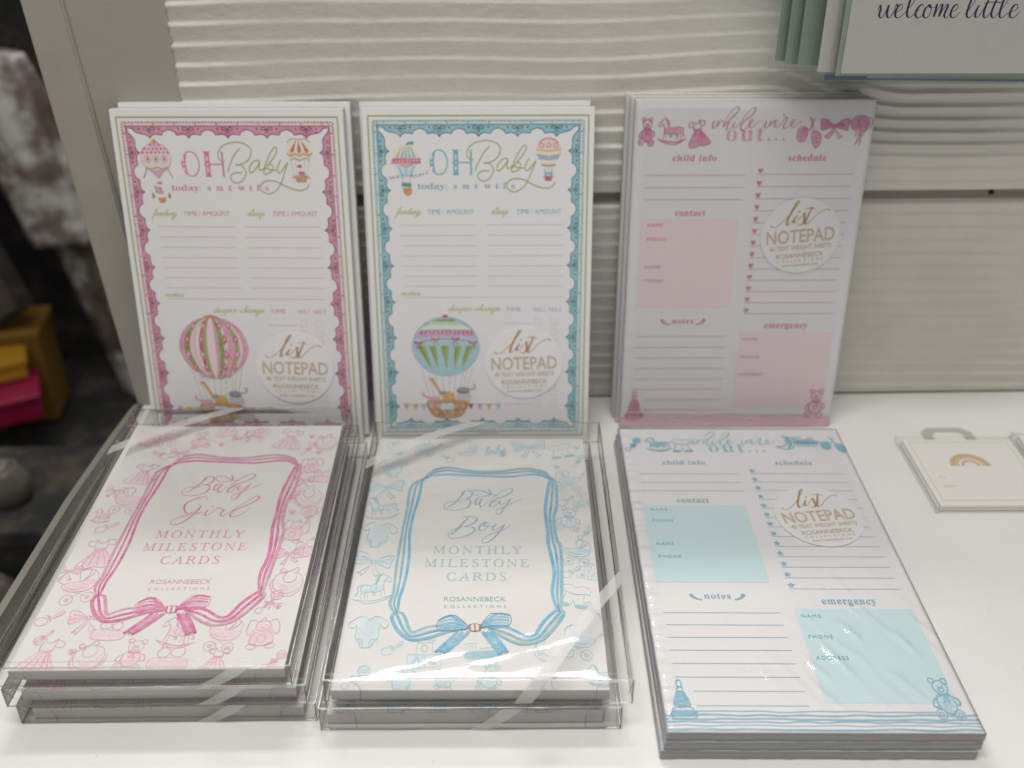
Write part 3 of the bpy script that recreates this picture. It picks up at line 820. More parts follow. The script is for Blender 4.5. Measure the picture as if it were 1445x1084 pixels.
def lace(P, pal):
    """green rule, lace band with scalloped inner edge, bows, dots and stitches"""
    X, Y = 64.3, 101.3
    for x0, y0, x1, y1 in ((-66.8, 103.0, 66.8, 103.9), (-66.8, -103.9, 66.8, -103.0), (-66.8, -103, -65.9, 103), (65.9, -103, 66.8, 103)):
        P.rect(x0, y0, x1, y1, gr)
    # sides as depth profiles -> closed inner polygon
    top = scallop(5, 0, 5.3, 9.6, 0)
    side = scallop(8, 0, 4.6, 9.2, 0)
    tc = [(-59.9, 4.6), (-56.5, 5.2), (-54.6, 6.9)]

    def full(prof, half, ext):
        a = [(-half+e, d) for e, d in ext]
        b = [(half-e, d) for e, d in ext][::-1]
        return a+prof+b
    t_ = full([p for p in top if abs(p[0]) < 52], X, [])
    s_ = full([p for p in side if abs(p[0]) < 90], Y, [])
    inner = []
    inner += [(-60.4, 97.0), (-57.5, 96.6), (-55.4, 94.6)]+[(t, Y-d) for t, d in t_]+[(55.4, 94.6), (57.5, 96.6), (60.4, 97.0)]
    inner += [(60.0, 94.6), (58.2, 92.6)]+[(X-d, -t) for t, d in s_]+[(58.2, -92.6), (60.0, -94.6)]
    inner += [(60.4, -97.0), (57.5, -96.6), (55.4, -94.6)]+[(-t, -Y+d) for t, d in t_]+[(-55.4, -94.6), (-57.5, -96.6), (-60.4, -97.0)]
    inner += [(-60.0, -94.6), (-58.2, -92.6)]+[(-X+d, t) for t, d in s_]+[(-58.2, 92.6), (-60.0, 94.6)]
    inner = spline(inner, 4, True)
    P.rect(-X, -Y, X, Y, pal.pale)
    P.rect(-X+2.7, -Y+2.7, X-2.7, Y-2.7, pal.band, .01)
    P.line(inner, 1.9, pal.ink, .02, closed=True)
    P.fill(inner, m_paper, .04)
    P.line(inner, .38, pal.dark, .06, closed=True)
    # outer braid: cream slots and dark loops
    rnd = random.Random(3)

    def run(x0, y0, x1, y1):
        L = math.hypot(x1-x0, y1-y0)
        ux, uy = (x1-x0)/L, (y1-y0)/L
        nx, ny = -uy, ux   # outward is +n for a clockwise walk
        n = int(L/1.9)
        for i in range(n):
            t = (i+.5)*L/n
            cx, cy = x0+ux*t, y0+uy*t
            hl = .62
            P.line([(cx-ux*hl, cy-uy*hl), (cx+ux*hl, cy+uy*hl)], 1.0, cream if rnd.random() < .8 else m_paper, .05)
            ox, oy = cx+nx*1.25, cy+ny*1.25
            a = rnd.uniform(.35, .75)
            P.line([(ox-ux*a-nx*.25, oy-uy*a-ny*.25), (ox, oy), (ox+ux*a*.6+nx*.3, oy+uy*a*.6+ny*.3)], .42, pal.dark, .07)
            if i % 2:
                P.line([(ox-ux*.6, oy-uy*.6), (ox+ux*.6, oy+uy*.6)], .8, m_paper, .06)
        P.line([(x0-nx*1.2, y0-ny*1.2), (x1-nx*1.2, y1-ny*1.2)], .25, pal.dark, .05)
        P.line([(x0+nx*.6, y0+ny*.6), (x1+nx*.6, y1+ny*.6)], .45, pal.band, .05)
        n = int(L/12)
        for i in range(n):
            t = (i+.5)*L/n
            cx, cy = x0+ux*t, y0+uy*t
            P.line([(cx-nx*1.4, cy-ny*1.4), (cx+nx*1.2, cy+ny*1.2)], .8, pal.ink, .08)
    e = 1.9
    run(-X+1, Y-e, X-1, Y-e)
    run(X-e, Y-1, X-e, -Y+1)
    run(X-1, -Y+e, -X+1, -Y+e)
    run(-X+e, -Y+1, -X+e, Y-1)

    def bowlet(cx, cy, a):
        ca, sa = cos(a), sin(a)

        def R(x, y):
            return (cx+x*ca-y*sa, cy+x*sa+y*ca)
        for sg in (-1, 1):
            P.line(spline([R(0, 0), R(sg*1.5, .9), R(sg*3.2, .7), R(sg*3.3, -.4), R(sg*1.5, -.5)], 4, True), .36, pal.dark, .07, closed=True)
            P.line([R(0, -.2), R(sg*.9, -1.7), R(0, -2.6)], .34, pal.dark, .07)
            x, y = R(sg*6.0, .2)
            P.ell(x, y, .55, .55, pal.dark, .07, 8)
    for i in range(5):
        c = (i-2)*23.6
        bowlet(c, Y-4.8, 0)
        bowlet(c, -Y+4.8, pi)
    for i in range(8):
        c = (i-3.5)*23.6
        bowlet(X-4.8, c, -pi/2)
        bowlet(-X+4.8, c, pi/2)


def clip_balloon(cx, cy, rx, ry, bot):
    """outline of an envelope: round top, narrowing below"""
    pts = []
    for k in range(40):
        a = 2*pi*k/40
        x, y = sin(a), cos(a)
        if y < 0:
            x *= 1-.10*abs(y)
        pts.append((cx+rx*x, cy+ry*y*(1 if y > 0 else bot)))
    return pts


def balloon_pink(P):
    cx, cy, rx, ry = -23, -42, 22.3, 21.2
    P.fill(clip_balloon(cx, cy, rx, ry, .98), ink('blush fill', 'EBCBD0', .4))
    # meridian gores
    for u0, u1, m in ((-.98, -.86, pk_mid), (-.86, -.7, gr_d), (-.55, -.42, pk_pale), (-.42, -.3, red), (-.3, -.18, gr), (-.2, .06, pk_pale), (.06, .16, pk_mid), (.16, .3, gr_d), (.42, .62, pk_mid), (.62, .74, gr), (.86, .98, pk_mid)):
        L, R_ = [], []
        for k in range(17):
            a = pi*(.04+.92*k/16)
            y = cos(a)
            w = sin(a)
            L.append((cx+rx*u0*w*(1 if y > 0 else 1-.1*abs(y)), cy+ry*y))
            R_.append((cx+rx*u1*w*(1 if y > 0 else 1-.1*abs(y)), cy+ry*y))
        P.fill(L+R_[::-1], m, .02)
        P.line(L, .22, gr_d, .03)
    for u in (-.78, -.36, .34, .68):
        for k, y in enumerate((.72, .28, -.2, -.62, -.85)):
            w = math.sqrt(max(0, 1-y*y))
            x0, y0 = cx+rx*u*w, cy+ry*y
            s = 2.6*(.5+.5*w)
            P.fill([(x0, y0+s*1.5), (x0+s*.75, y0), (x0, y0-s*1.5), (x0-s*.75, y0)], red if k % 2 else pk, .04)
            P.ell(x0, y0+.3, s*.22, s*.5, pk_pale, .05, 8)
    P.line(clip_balloon(cx, cy, rx, ry, .98), .4, pk_mid, .05, closed=True)
    P.fill([(cx-6, cy+ry-.6), (cx+5, cy+ry-.4), (cx+3.5, cy+ry+.8), (cx, cy+ry+1.6), (cx-4, cy+ry+.7)], ora, .06)
    basket(P, cx, cy, ry, 2.5)


def balloon_blue(P):
    cx, cy, rx, ry = -23, -42.5, 21.8, 21
    out = clip_balloon(cx, cy, rx, ry, .90)
    P.fill(out, ink('sky fill', 'A6CEDB', .35))

    def band(y0, y1, m, dz):
        a = []
        b = []
        for k in range(13):
            u = -1+2*k/12
            for lst, y in ((a, y0), (b, y1)):
                w = math.sqrt(max(0, 1-y*y))
                lst.append((cx+rx*u*w, cy+ry*(y+.10*(1-u*u)*(1-abs(y)))-1.2))
        P.fill(a+b[::-1], m, dz)
    band(.62, .92, ink('mint fill', 'D9E8D2', .4), .02)
    band(.90, .985, gr_d, .025)
    band(.38, .60, ink('rose band', 'D79CC0', .4), .02)
    for k in range(13):
        u = -.9+1.8*k/12
        P.line([(cx+rx*u*.84, cy+ry*.44), (cx+rx*(u+.07)*.8, cy+ry*.58)], .6, pur if k % 2 else red, .03)
        P.line([(cx+rx*(u+.07)*.84, cy+ry*.44), (cx+rx*u*.8, cy+ry*.58)], .5, pur, .03)
        P.ring(cx+rx*u*.62, cy+ry*(.76+.04*(1-u*u)), 1.1, .7, .25, gry, .03, 8)
    P.curve([(cx-20, cy+3.2), (cx-10, cy+5.5), (cx, cy+6.3), (cx+10, cy+5.5), (cx+20, cy+3.2)], .5, red, .04)
    for u, yy in ((-17.5, 3.6), (-6.5, 6.2), (6.5, 6.2), (17.5, 3.6)):
        for sg in (-1, 1):
            P.fill([(cx+u, cy+yy), (cx+u+sg*2.6, cy+yy+1.6), (cx+u+sg*2.5, cy+yy-1.2)], red, .05)
            P.line([(cx+u, cy+yy), (cx+u+sg*1.6, cy+yy-4)], .6, red, .05)
    for u in (-.74, -.40, -.02, .36, .72):
        L = cx+rx*u
        P.fill([(L-2.6, cy+1.5), (L+2.6, cy+1.8), (cx+rx*u*.62+.4, cy-15)], gr, .03)
        P.fill([(L-2.4, cy+1.4), (L+.1, cy+1.5), (cx+rx*u*.62, cy-12)], gr_d, .035)
    for u in (-.88, -.57, -.2, .17, .54, .86):
        P.line([(cx+rx*u, cy+2), (cx+rx*u*.9, cy-8), (cx+rx*u*.55, cy-17)], .3, bl_mid, .04)
    P.line(out, .35, bl_mid, .05, closed=True)
    P.ell(cx, cy+ry+.4, 1.8, 1.1, red, .06, 10)
    basket(P, cx, cy, ry, 0)


def basket(P, cx, cy, ry, down):
    yb = -80-down*.8
    for u in (-.86, -.62, -.38, -.15, .1, .32, .55, .72, .9):
        P.line([(cx+19*u, cy-ry*(.62 if abs(u) > .7 else .86)), (cx+12*u, yb)], .22, gr if down else gry, .02)
    # giraffe
    P.curve([(cx-10.5, yb+16.5), (cx-9, yb+15), (cx-5.5, yb+9), (cx-3.5, yb+5)], 1.7, yel, .06)
    P.ell(cx-10, yb+16.2, 1.9, 1.0, brn, .07, 10)
    P.ell(cx+1, yb+3.4, 4.4, 4.4, yel, .06, 14)
    P.ell(cx-2.5, yb+6.8, 2.4, 1.4, gry, .07, 10)
    for a, b in ((-8, 13.5), (-6.6, 11), (-5, 8.5), (1.5, 5), (3, 2.5), (-.5, 3)):
        P.ell(cx+a, yb+b, .55, .55, brn, .08, 7)
    # elephant
    P.ell(cx+11, yb+3.5, 5.2, 4.8, ink('pale grey fill', 'C9C4C8', .3), .06, 14)
    P.ell(cx+10.5, yb+8.8, 4.2, 2.0, gry, .065, 12)
    P.curve([(cx+14, yb+8.8), (cx+17.5, yb+9.6), (cx+18.6, yb+12), (cx+17, yb+12.6)], .8, gry, .07)
    P.curve([(cx+6.4, yb+8), (cx+10, yb+6.6), (cx+14.6, yb+7.2)], .8, dark, .07)
    # flamingo
    P.curve([(cx-15, yb+7.5), (cx-16, yb+6), (cx-14, yb+4.2), (cx-10, yb+3)], 1.1, pk_mid, .06)
    P.fill([(cx-13, yb+1), (cx-4, yb+1.5), (cx-6, yb+4.5), (cx-11, yb+4.2)], pk_mid, .06)
    # basket weave
    P.fill(spline([(cx-13, yb+.8), (cx-12, yb-5.5), (cx-8, yb-10), (cx, yb-11.2), (cx+8, yb-10), (cx+12, yb-5.5), (cx+13.4, yb+.8), (cx, yb+2)], 4, True), brn, .07)
    for k in range(26):
        a = -12+24*(k % 13)/12
        r = k//13
        P.line([(cx+a*.9-.9, yb-2.2-r*4.2-abs(a)*-.05), (cx+a*.9+.9, yb-3.4-r*4.2)], .5, ora if (k % 3) else m_paper, .08)
    P.fill([(cx-4, yb-.5), (cx+4, yb-.5), (cx+4.5, yb-5), (cx-4.5, yb-5)], bl_pale, .09)
    P.curve([(cx-29, yb-.2), (cx-22, yb-1.6), (cx-12, yb-1)], .3, gr, .07)
    P.curve([(cx+13, yb-.5), (cx+24, yb-1.6), (cx+35, yb-.6)], .3, gr, .07)
    for x, m in ((-27, pk_mid), (-21, yel), (-15.5, bl_mid), (15.5, pur), (21.5, pk_mid), (27.5, yel), (33.5, bl_mid)):
        P.fill([(cx+x-1.8, yb-.9), (cx+x+1.8, yb-.9), (cx+x+.1, yb-5)], m, .1)


def small_balloons(P, pal, blue, side):
    if not blue and side == 0:
        cx, cy, r = -45.1, 79.5, 9.1
        P.fill(clip_balloon(cx, cy, r, r, .95), ink('blush fill 2', 'EAD6D6', .4))
        P.ring(cx, cy, r, r, .35, pk_mid, .05)
        for i in range(7):
            for j in range(3):
                x = -7.5+i*2.5+(j % 2)*1.2
                if x*x+(3+j*2.2)**2 < r*r*.85:
                    P.fill([(cx+x, cy+2.2+j*2.2), (cx+x+1.0, cy+3.3+j*2.2), (cx+x, cy+4.4+j*2.2), (cx+x-1.0, cy+3.3+j*2.2)], pk, .03)
        for x in (-5, 0, 5):
            P.ring(cx+x, cy-.6, 1.6, 2.1, .4, gold_l, .03, 12)
            P.ell(cx+x, cy-.6, .5, 1.2, dark, .04, 8)
        P.curve([(cx-6.5, cy-5.6), (cx-3.5, cy-6.8), (cx, cy-5.6), (cx+3.5, cy-6.8), (cx+6.5, cy-5.4)], .8, gr, .04)
        P.fill([(cx-4.5, cy-7.4), (cx+4.5, cy-7.2), (cx+.3, cy-12.6)], pk_mid, .04)
        for s in (-1, 1):
            P.curve([(cx+s*6.5, cy-6), (cx+s*7.4, cy-9), (cx+s*9, cy-12)], .5, red, .04)
        P.fill([(cx-2.4, cy+9), (cx+2.6, cy+9), (cx+1.4, cy+10), (cx, cy+11.6), (cx-1.4, cy+10)], ora, .06)
        P.ell(cx+.4, cy-15, 1.9, .7, brn, .05, 8)
        P.fill([(cx-2, cy-17), (cx+1, cy-17.5), (cx+2.5, cy-21), (cx-.5, cy-22)], pk_mid, .05)
        P.line([(cx-3, cy-16.5), (cx-1.5, cy-21.5)], .8, gr_d, .06)
        for s in (-1, 1):
            P.line([(cx+.6+s*5, cy-21), (cx+.6+s*5.2, cy-24.5)], 1.0, red, .05)
            P.line([(cx+.6+s*5.4, cy-21), (cx+.6+s*4, cy-23.5)], .7, gr_d, .055)
        P.fill([(cx-1.8, cy-24), (cx+3.4, cy-24), (cx+2.2, cy-27), (cx-.8, cy-27)], ora, .06)
    elif not blue:
        cx, cy, r = 42.2, 82.6, 7.6
        P.fill([(cx-r, cy-.6)]+[(cx-r*cos(pi*k/12), cy-.6+8*sin(pi*k/12)) for k in range(1, 12)]+[(cx+r, cy-.6)], cream, .02)
        for x in (-4.6, 0, 4.6):
            P.fill([(cx+x*.3, cy+7.4), (cx+x-1.3, cy+1), (cx+x, cy-.4), (cx+x+1.3, cy+1)], red, .04)
        P.curve([(cx-r, cy-.2), (cx-5, cy-1.6), (cx-2.4, cy-.4), (cx, cy-1.6), (cx+2.6, cy-.4), (cx+5, cy-1.6), (cx+r, cy-.2)], 1.1, yel, .05)
        P.curve([(cx-6, cy-4.5), (cx-3, cy-3.2), (cx, cy-4.5), (cx+3, cy-3.2), (cx+6, cy-4.5)], .5, brn, .04)
        for x in (-5.8, -3, 0, 3, 5.8):
            P.line([(cx+x, cy-2), (cx+x*.72, cy-14)], .18, gr, .03)
        for sg in (-1, 1):
            P.curve([(cx, cy+8), (cx+sg*4, cy+8.4), (cx+sg*7, cy+6)], .6, pk_mid, .05)
        P.ell(cx-.6, cy-8, 1.7, .8, red, .05, 8)
        P.ell(cx+.6, cy-12.2, 2.2, 1.2, pk, .05, 8)
        P.fill([(cx-4, cy-14), (cx+4, cy-14), (cx+2.8, cy-17.6), (cx-2.8, cy-17.6)], brn, .05)
        P.line([(cx-5.4, cy-15), (cx-3.2, cy-13.8), (cx+3.2, cy-13.8), (cx+5.4, cy-15)], .8, ora, .06)
    elif side == 0:
        cx, cy, r = -44.4, 77.0, 8.0
        P.fill([(cx-r, cy)]+[(cx-r*cos(pi*k/14), cy+9.3*sin(pi*k/14)) for k in range(1, 14)]+[(cx+r, cy)], cream, .02)
        for u in (-.75, -.35, .0, .35, .75):
            P.fill([(cx+r*u-.9, cy), (cx+r*u+1.0, cy), (cx+r*u*.5+.4, cy+8), (cx+r*u*.4, cy+8.6)], bl_mid, .03)
        P.fill([(cx-9.4, cy-1.8), (cx-8, cy+1.6), (cx+8, cy+1.6), (cx+9.4, cy-1.6), (cx, cy-2.8)], ink('rose fill', 'E0A0B4', .4), .04)
        for i in range(8):
            x = -8+i*2.2
            P.line([(cx+x, cy-1.6), (cx+x+1.6, cy+1.4)], .55, red, .05)
            P.line([(cx+x+1.6, cy-1.6), (cx+x, cy+1.4)], .55, red, .05)
        P.fill([(cx-6.8, cy-2.2), (cx+6.8, cy-2.2), (cx+3, cy-10), (cx-3, cy-10)], bl_pale, .03)
        for x in (-3, 0, 3):
            P.line([(cx+x*1.6, cy-3), (cx+x*.7, cy-9.6)], .9, bl_mid, .035)
        P.curve([(cx-3.5, cy-2.4), (cx, cy-3.6), (cx+4, cy-2.2)], .8, ora, .05)
        P.curve([(cx-11, cy-11.4), (cx-5, cy-9), (cx, cy-8.6), (cx+7, cy-9.4), (cx+14, cy-5.6)], .2, gry, .05)
        for i, x in enumerate((-10, -8, -5.4, -3, 3.4, 5.6, 8, 10, 12.4)):
            P.line([(cx+x, cy-9.6+(x+10)*.1), (cx+x+.3, cy-11+(x+10)*.12)], .7, (red, gr_d, pur, bl)[i % 4], .05)
        for x in (-2.6, 2.6):
            P.line([(cx+x, cy-10), (cx+x*.8, cy-14)], .25, gry, .03)
        P.fill([(cx-3, cy-13), (cx+3, cy-13.6), (cx+2.4, cy-16), (cx-3.2, cy-15.6)], ink('teal fill', '5E9E8E', .3), .05)
        P.fill([(cx-2.4, cy-16.6), (cx+3, cy-16.4), (cx+3, cy-20), (cx+.8, cy-21.4), (cx-1.8, cy-20)], ora, .05)
        P.fill([(cx-.2, cy+9.3), (cx+1.4, cy+11), (cx+5.6, cy+11.6), (cx+4.4, cy+10.6), (cx+5.4, cy+9.8), (cx+2, cy+9.6)], ink('teal fill', '5E9E8E', .3), .05)
    else:
        cx, cy, r = 42.4, 82.6, 7.5
        P.fill(clip_balloon(cx, cy, r, 7.8, 1.0), cream, .02)
        P.fill([(cx-r*cos(pi*k/12)*.98, cy+.8+7*sin(pi*k/12)) for k in range(13)], ink('shell fill', 'EBCFC9', .3), .03)
        P.line([(cx-r, cy+.6), (cx, cy-.2), (cx+r, cy+.6)], .4, red, .05)
        P.curve([(cx-6, cy+4.6), (cx-3, cy+6.8), (cx, cy+7.4), (cx+3, cy+6.8), (cx+6, cy+4.6)], .6, red, .05)
        for x in (-4.3, 0, 4.3):
            P.ring(cx+x, cy+3.2, 1.3, 1.4, .4, red, .05, 8)
        P.fill([(cx-r, cy-1.8), (cx, cy-3), (cx+r, cy-1.8), (cx+5.6, cy-5), (cx, cy-5.8), (cx-5.6, cy-5)], ink('steel fill', '9DB0C4', .35), .04)
        P.line([(cx-4.4, cy-8.4), (cx, cy-9), (cx+4.4, cy-8.4)], .9, brn, .05)
        for x in (-2, 0, 2):
            P.line([(cx+x, cy-9), (cx+x, cy-13)], .25, gry, .04)
        for sg in (-1, 1):
            P.fill([(cx, cy-13.4), (cx+sg*2.6, cy-12), (cx+sg*2.4, cy-15)], bl, .06)
            P.line([(cx, cy-13.4), (cx+sg*3.2, cy-16)], .6, bl, .06)
        P.fill([(cx-2.2, cy-15.2), (cx+2.2, cy-15.2), (cx+2, cy-18), (cx-2, cy-18)], red, .055)


CURS = {'a': ('.8,.85 .4,1 .1,.55 .25,.05 .6,.15 .85,.9 .8,.2 1.0,.02 1.25,.35', 1.2), 'c': ('.8,.8 .55,1 .15,.7 .15,.2 .5,0 .95,.35', .9),
        'd': ('.8,.85 .4,1 .1,.55 .25,.05 .6,.15 1.1,2.1 .85,.3 1.0,.02 1.25,.35', 1.2), 'e': ('0,.3 .45,.5 .7,.85 .45,1 .15,.6 .25,.08 .6,.05 .95,.35', .9),
        'f': ('0,.3 .5,1.1 .95,2.0 .75,2.2 .5,1.5 .1,-.8 -.1,-1.2 -.1,-.7 .3,0 .8,.35', .75), 'g': ('.8,.85 .4,1 .1,.55 .25,.05 .6,.2 .85,.9 .5,-.7 .1,-1.2 -.1,-.9 .4,-.2 1.2,.35', 1.15),
        'h': ('0,.3 .5,1.4 .75,2.1 .5,2.1 .1,0 .4,.8 .65,1 .7,.7 .6,.1 .8,0 1.05,.35', 1.0), 'i': ('0,.3 .3,.95 .2,.15 .4,0 .65,.35', .6),
        'l': ('0,.3 .5,1.4 .7,2.1 .5,2.15 .2,.9 .25,.05 .5,.05 .75,.35', .65), 'n': ('0,.3 .25,1 .15,0 .4,.75 .7,1 .75,.7 .65,.1 .85,0 1.1,.35', 1.05),
        'o': ('.5,1 .15,.75 .15,.2 .5,0 .8,.4 .7,.9 .45,.95 .6,.75 1.0,.8', .95), 'p': ('0,.3 .3,1 0,-1.2 .25,.5 .6,1 .85,.7 .7,.1 .4,0 .6,.1 1.1,.35', 1.05),
        'r': ('0,.3 .25,1.1 .35,.85 .65,.9 .5,.2 .65,0 .9,.35', .85), 's': ('0,.2 .4,1.05 .45,.8 .6,.3 .35,0 .1,.15 .5,0 .8,.35', .75),
        't': ('0,.3 .45,1.6 .25,.2 .45,0 .75,.35', .65), 'b': ('0,.3 .5,1.4 .7,2.1 .5,2.15 .2,.8 .2,.1 .6,.05 .75,.6 .5,.85 .9,.7', .85),
        'y': ('0,.9 .15,.2 .4,.05 .8,.95 .5,-.6 .1,-1.2 -.1,-.9 .4,-.2 1.1,.35', 1.05)}


def small_script(P, txt, x, y, w, xh, m, pen=.42, ang=0.0):
    """joined handwriting: w mm long, xh = height of the small letters"""
    adv = sum(CURS[c][1] if c in CURS else .9 for c in txt)
    k = w/adv
    ca, sa = cos(ang), sin(ang)
    ax = 0
    for c in txt:
        if c in CURS:
            pts = []
            for px, py in parse(CURS[c][0]):
                gx, gy = (ax+px)*k+py*xh*.30, py*xh
                pts.append((x+gx*ca-gy*sa, y+gx*sa+gy*ca))
            P.curve(pts, pen, m, cal=.7, n=4)
            if c == 'i':
                P.ell(x+(ax+.35)*k+1.5*xh*.3, y+1.5*xh, pen*.6, pen*.6, m, 0, 8)
            if c == 't':
                P.line([(x+(ax+.05)*k+xh*.35, y+1.1*xh), (x+(ax+.7)*k+xh*.35, y+1.2*xh)], pen*.7, m)
        ax += CURS[c][1] if c in CURS else .9


def ohbaby_print(cover, pal, blue, sx, sy):
    A = Print(sx, sy)
    lace(A, pal)
    A.build('lace_border', cover, z=.00006)
    L = Print(sx, sy)
    t = pal.txt
    # OH in decorated capitals
    n = 30
    L.line([(-24.3+5.1*cos(2*pi*k/n), 75.9+7.4*sin(2*pi*k/n)) for k in range(n)], .75, t, closed=True)
    L.fill(spline([(-26.6, 82), (-29.2, 79), (-30, 75.9), (-29.2, 72.6), (-26.6, 69.8), (-27.1, 72.6), (-27.4, 75.9), (-27.1, 79)], 4, True), t, .02)
    L.rect(-15.6, 68.3, -12.6, 83.2, t)
    L.rect(-16.0, 82.6, -12.2, 83.4, t, .01)
    L.rect(-16.0, 68.1, -12.2, 68.9, t, .01)
    L.rect(-12.6, 75.3, -4.8, 76.1, t)
    L.rect(-5.4, 68.3, -4.2, 83.3, t)
    L.ell(-14.1, 75.7, 2.2, .9, t, .01)
    for x in (-28.6, -14.1):
        L.ell(x, 75.7, .6, .6, m_paper, .04, 10)
        for s_ in (-1, 1):
            L.fill([(x, 75.7+s_*1.4), (x+.55, 75.7+s_*2.9), (x+.2, 75.7+s_*5), (x-.3, 75.7+s_*5), (x-.55, 75.7+s_*2.9)], m_paper, .04)
    L.text('today:', -37.8, 59.8, t, width=18, h=3.7, style='serifbold', align='l')
    for ch, x, w in (('s', -14.6, 2.2), ('m', -8.2, 4.2), ('t', -1.8, 2.0), ('w', 5.2, 4.4), ('t', 11, 2.0), ('f', 15.8, 2.2), ('s', 20.8, 2.2)):
        L.text(ch, x, 59.8, t, width=w, h=2.6 if ch in 'smw' else (3.3 if ch == 't' else 3.9), style='serifbold')
    small_script(L, 'feeding', -51.5, 44.4, 15, 1.9, gr_s)
    small_script(L, 'sleep', 7.0, 44.4, 10.5, 1.9, gr_s)
    small_script(L, 'notes', -50.5, -7.2, 12, 1.6, gr_s)
    small_script(L, 'diaper change', -21, -17.6, 33, 1.9, gr_s)
    L.text('TIME / AMOUNT', -32.3, 44.3, t, width=28.7, h=2.9, align='l')
    L.text('TIME / AMOUNT', 22.9, 44.3, t, width=27.4, h=2.9, align='l')
    L.text('TIME', 16, -18.2, t, width=9.4, h=2.7, align='l')
    L.text('NO.1', 33.7, -18.2, t, width=7, h=2.5, align='l')
    L.text('NO.2', 43.3, -18.2, t, width=8, h=2.5, align='l')
    L.build('heading_lettering', cover, z=.0002)
    G = Print(sx, sy)
    for q in OHBABY:
        G.curve(q, .62, gr, n=7)
    G.build('script_lettering', cover, z=.00026)
    R_ = Print(sx, sy)
    for i in range(7):
        y = 37.5-i*6.5
        R_.rect(-49.6+i*.2, y-.14, -1.5, y+.14, pal.line)
        R_.rect(4.7, y-.14, 51.8, y+.14, pal.line)
    R_.rect(-49, -8.9, 51.2, -8.6, pal.line)
    for i in range(9):
        y = -26-i*6.9
        R_.rect(14, y-.13, 32.5, y+.13, pal.line)
        for x in (36.5, 46.5):
            R_.line([(x-2, y-1), (x+2, y-1), (x+2, y+3), (x-2, y+3)], .22, pal.line, closed=True)
    R_.build('ruled_lines', cover, z=.0002)
    B = Print(sx, sy)
    (balloon_blue if blue else balloon_pink)(B)
    B.build('balloon_drawing', cover, 'large '+('blue and green' if blue else 'pink striped')+' balloon with animals in its basket', z=.0002)
    for side in (0, 1):
        B = Print(sx, sy)
        small_balloons(B, pal, blue, side)
        B.build('balloon_drawing', cover, 'small balloon at the upper '+('left', 'right')[side], z=.0002)


def notepad_oh(mat4, blue, printed, label, sag=0):
    w, h, th = .1355, .2148, .0046
    root = empty('notepad', mat4)
    pal = BLUE if blue else PINK
    pb = sheet_block(root, w, h, th, m_edge_z)
    chip(root, w, h, -th-.0009, -th)
    if printed:
        ohbaby_print(pb, pal, blue, w/.1397, h/.2159)
        if blue:
            sticker(root, 27.5*w/.1397, -52.4, radians(1.5), .0007)
        else:
            sticker(root, 28.7*w/.1397, -54.6, radians(-1.0), .0007)
    else:
        P = Print(w/.1397, h/.2159)
        for x0, y0, x1, y1 in ((-66.8, 103.0, 66.8, 103.9), (-66.8, -103.9, 66.8, -103.0), (-66.8, -103, -65.9, 103), (65.9, -103, 66.8, 103)):
            P.rect(x0, y0, x1, y1, gr)
        P.rect(-64.3, -101.3, 64.3, 101.3, pal.band)
        P.rect(-56, -93, 56, 93, m_paper, .03)
        P.build('lace_border', pb, z=.00006)
    tag(root, label, 'notepad', 'leaning baby log notepads with balloon artwork')
    return root


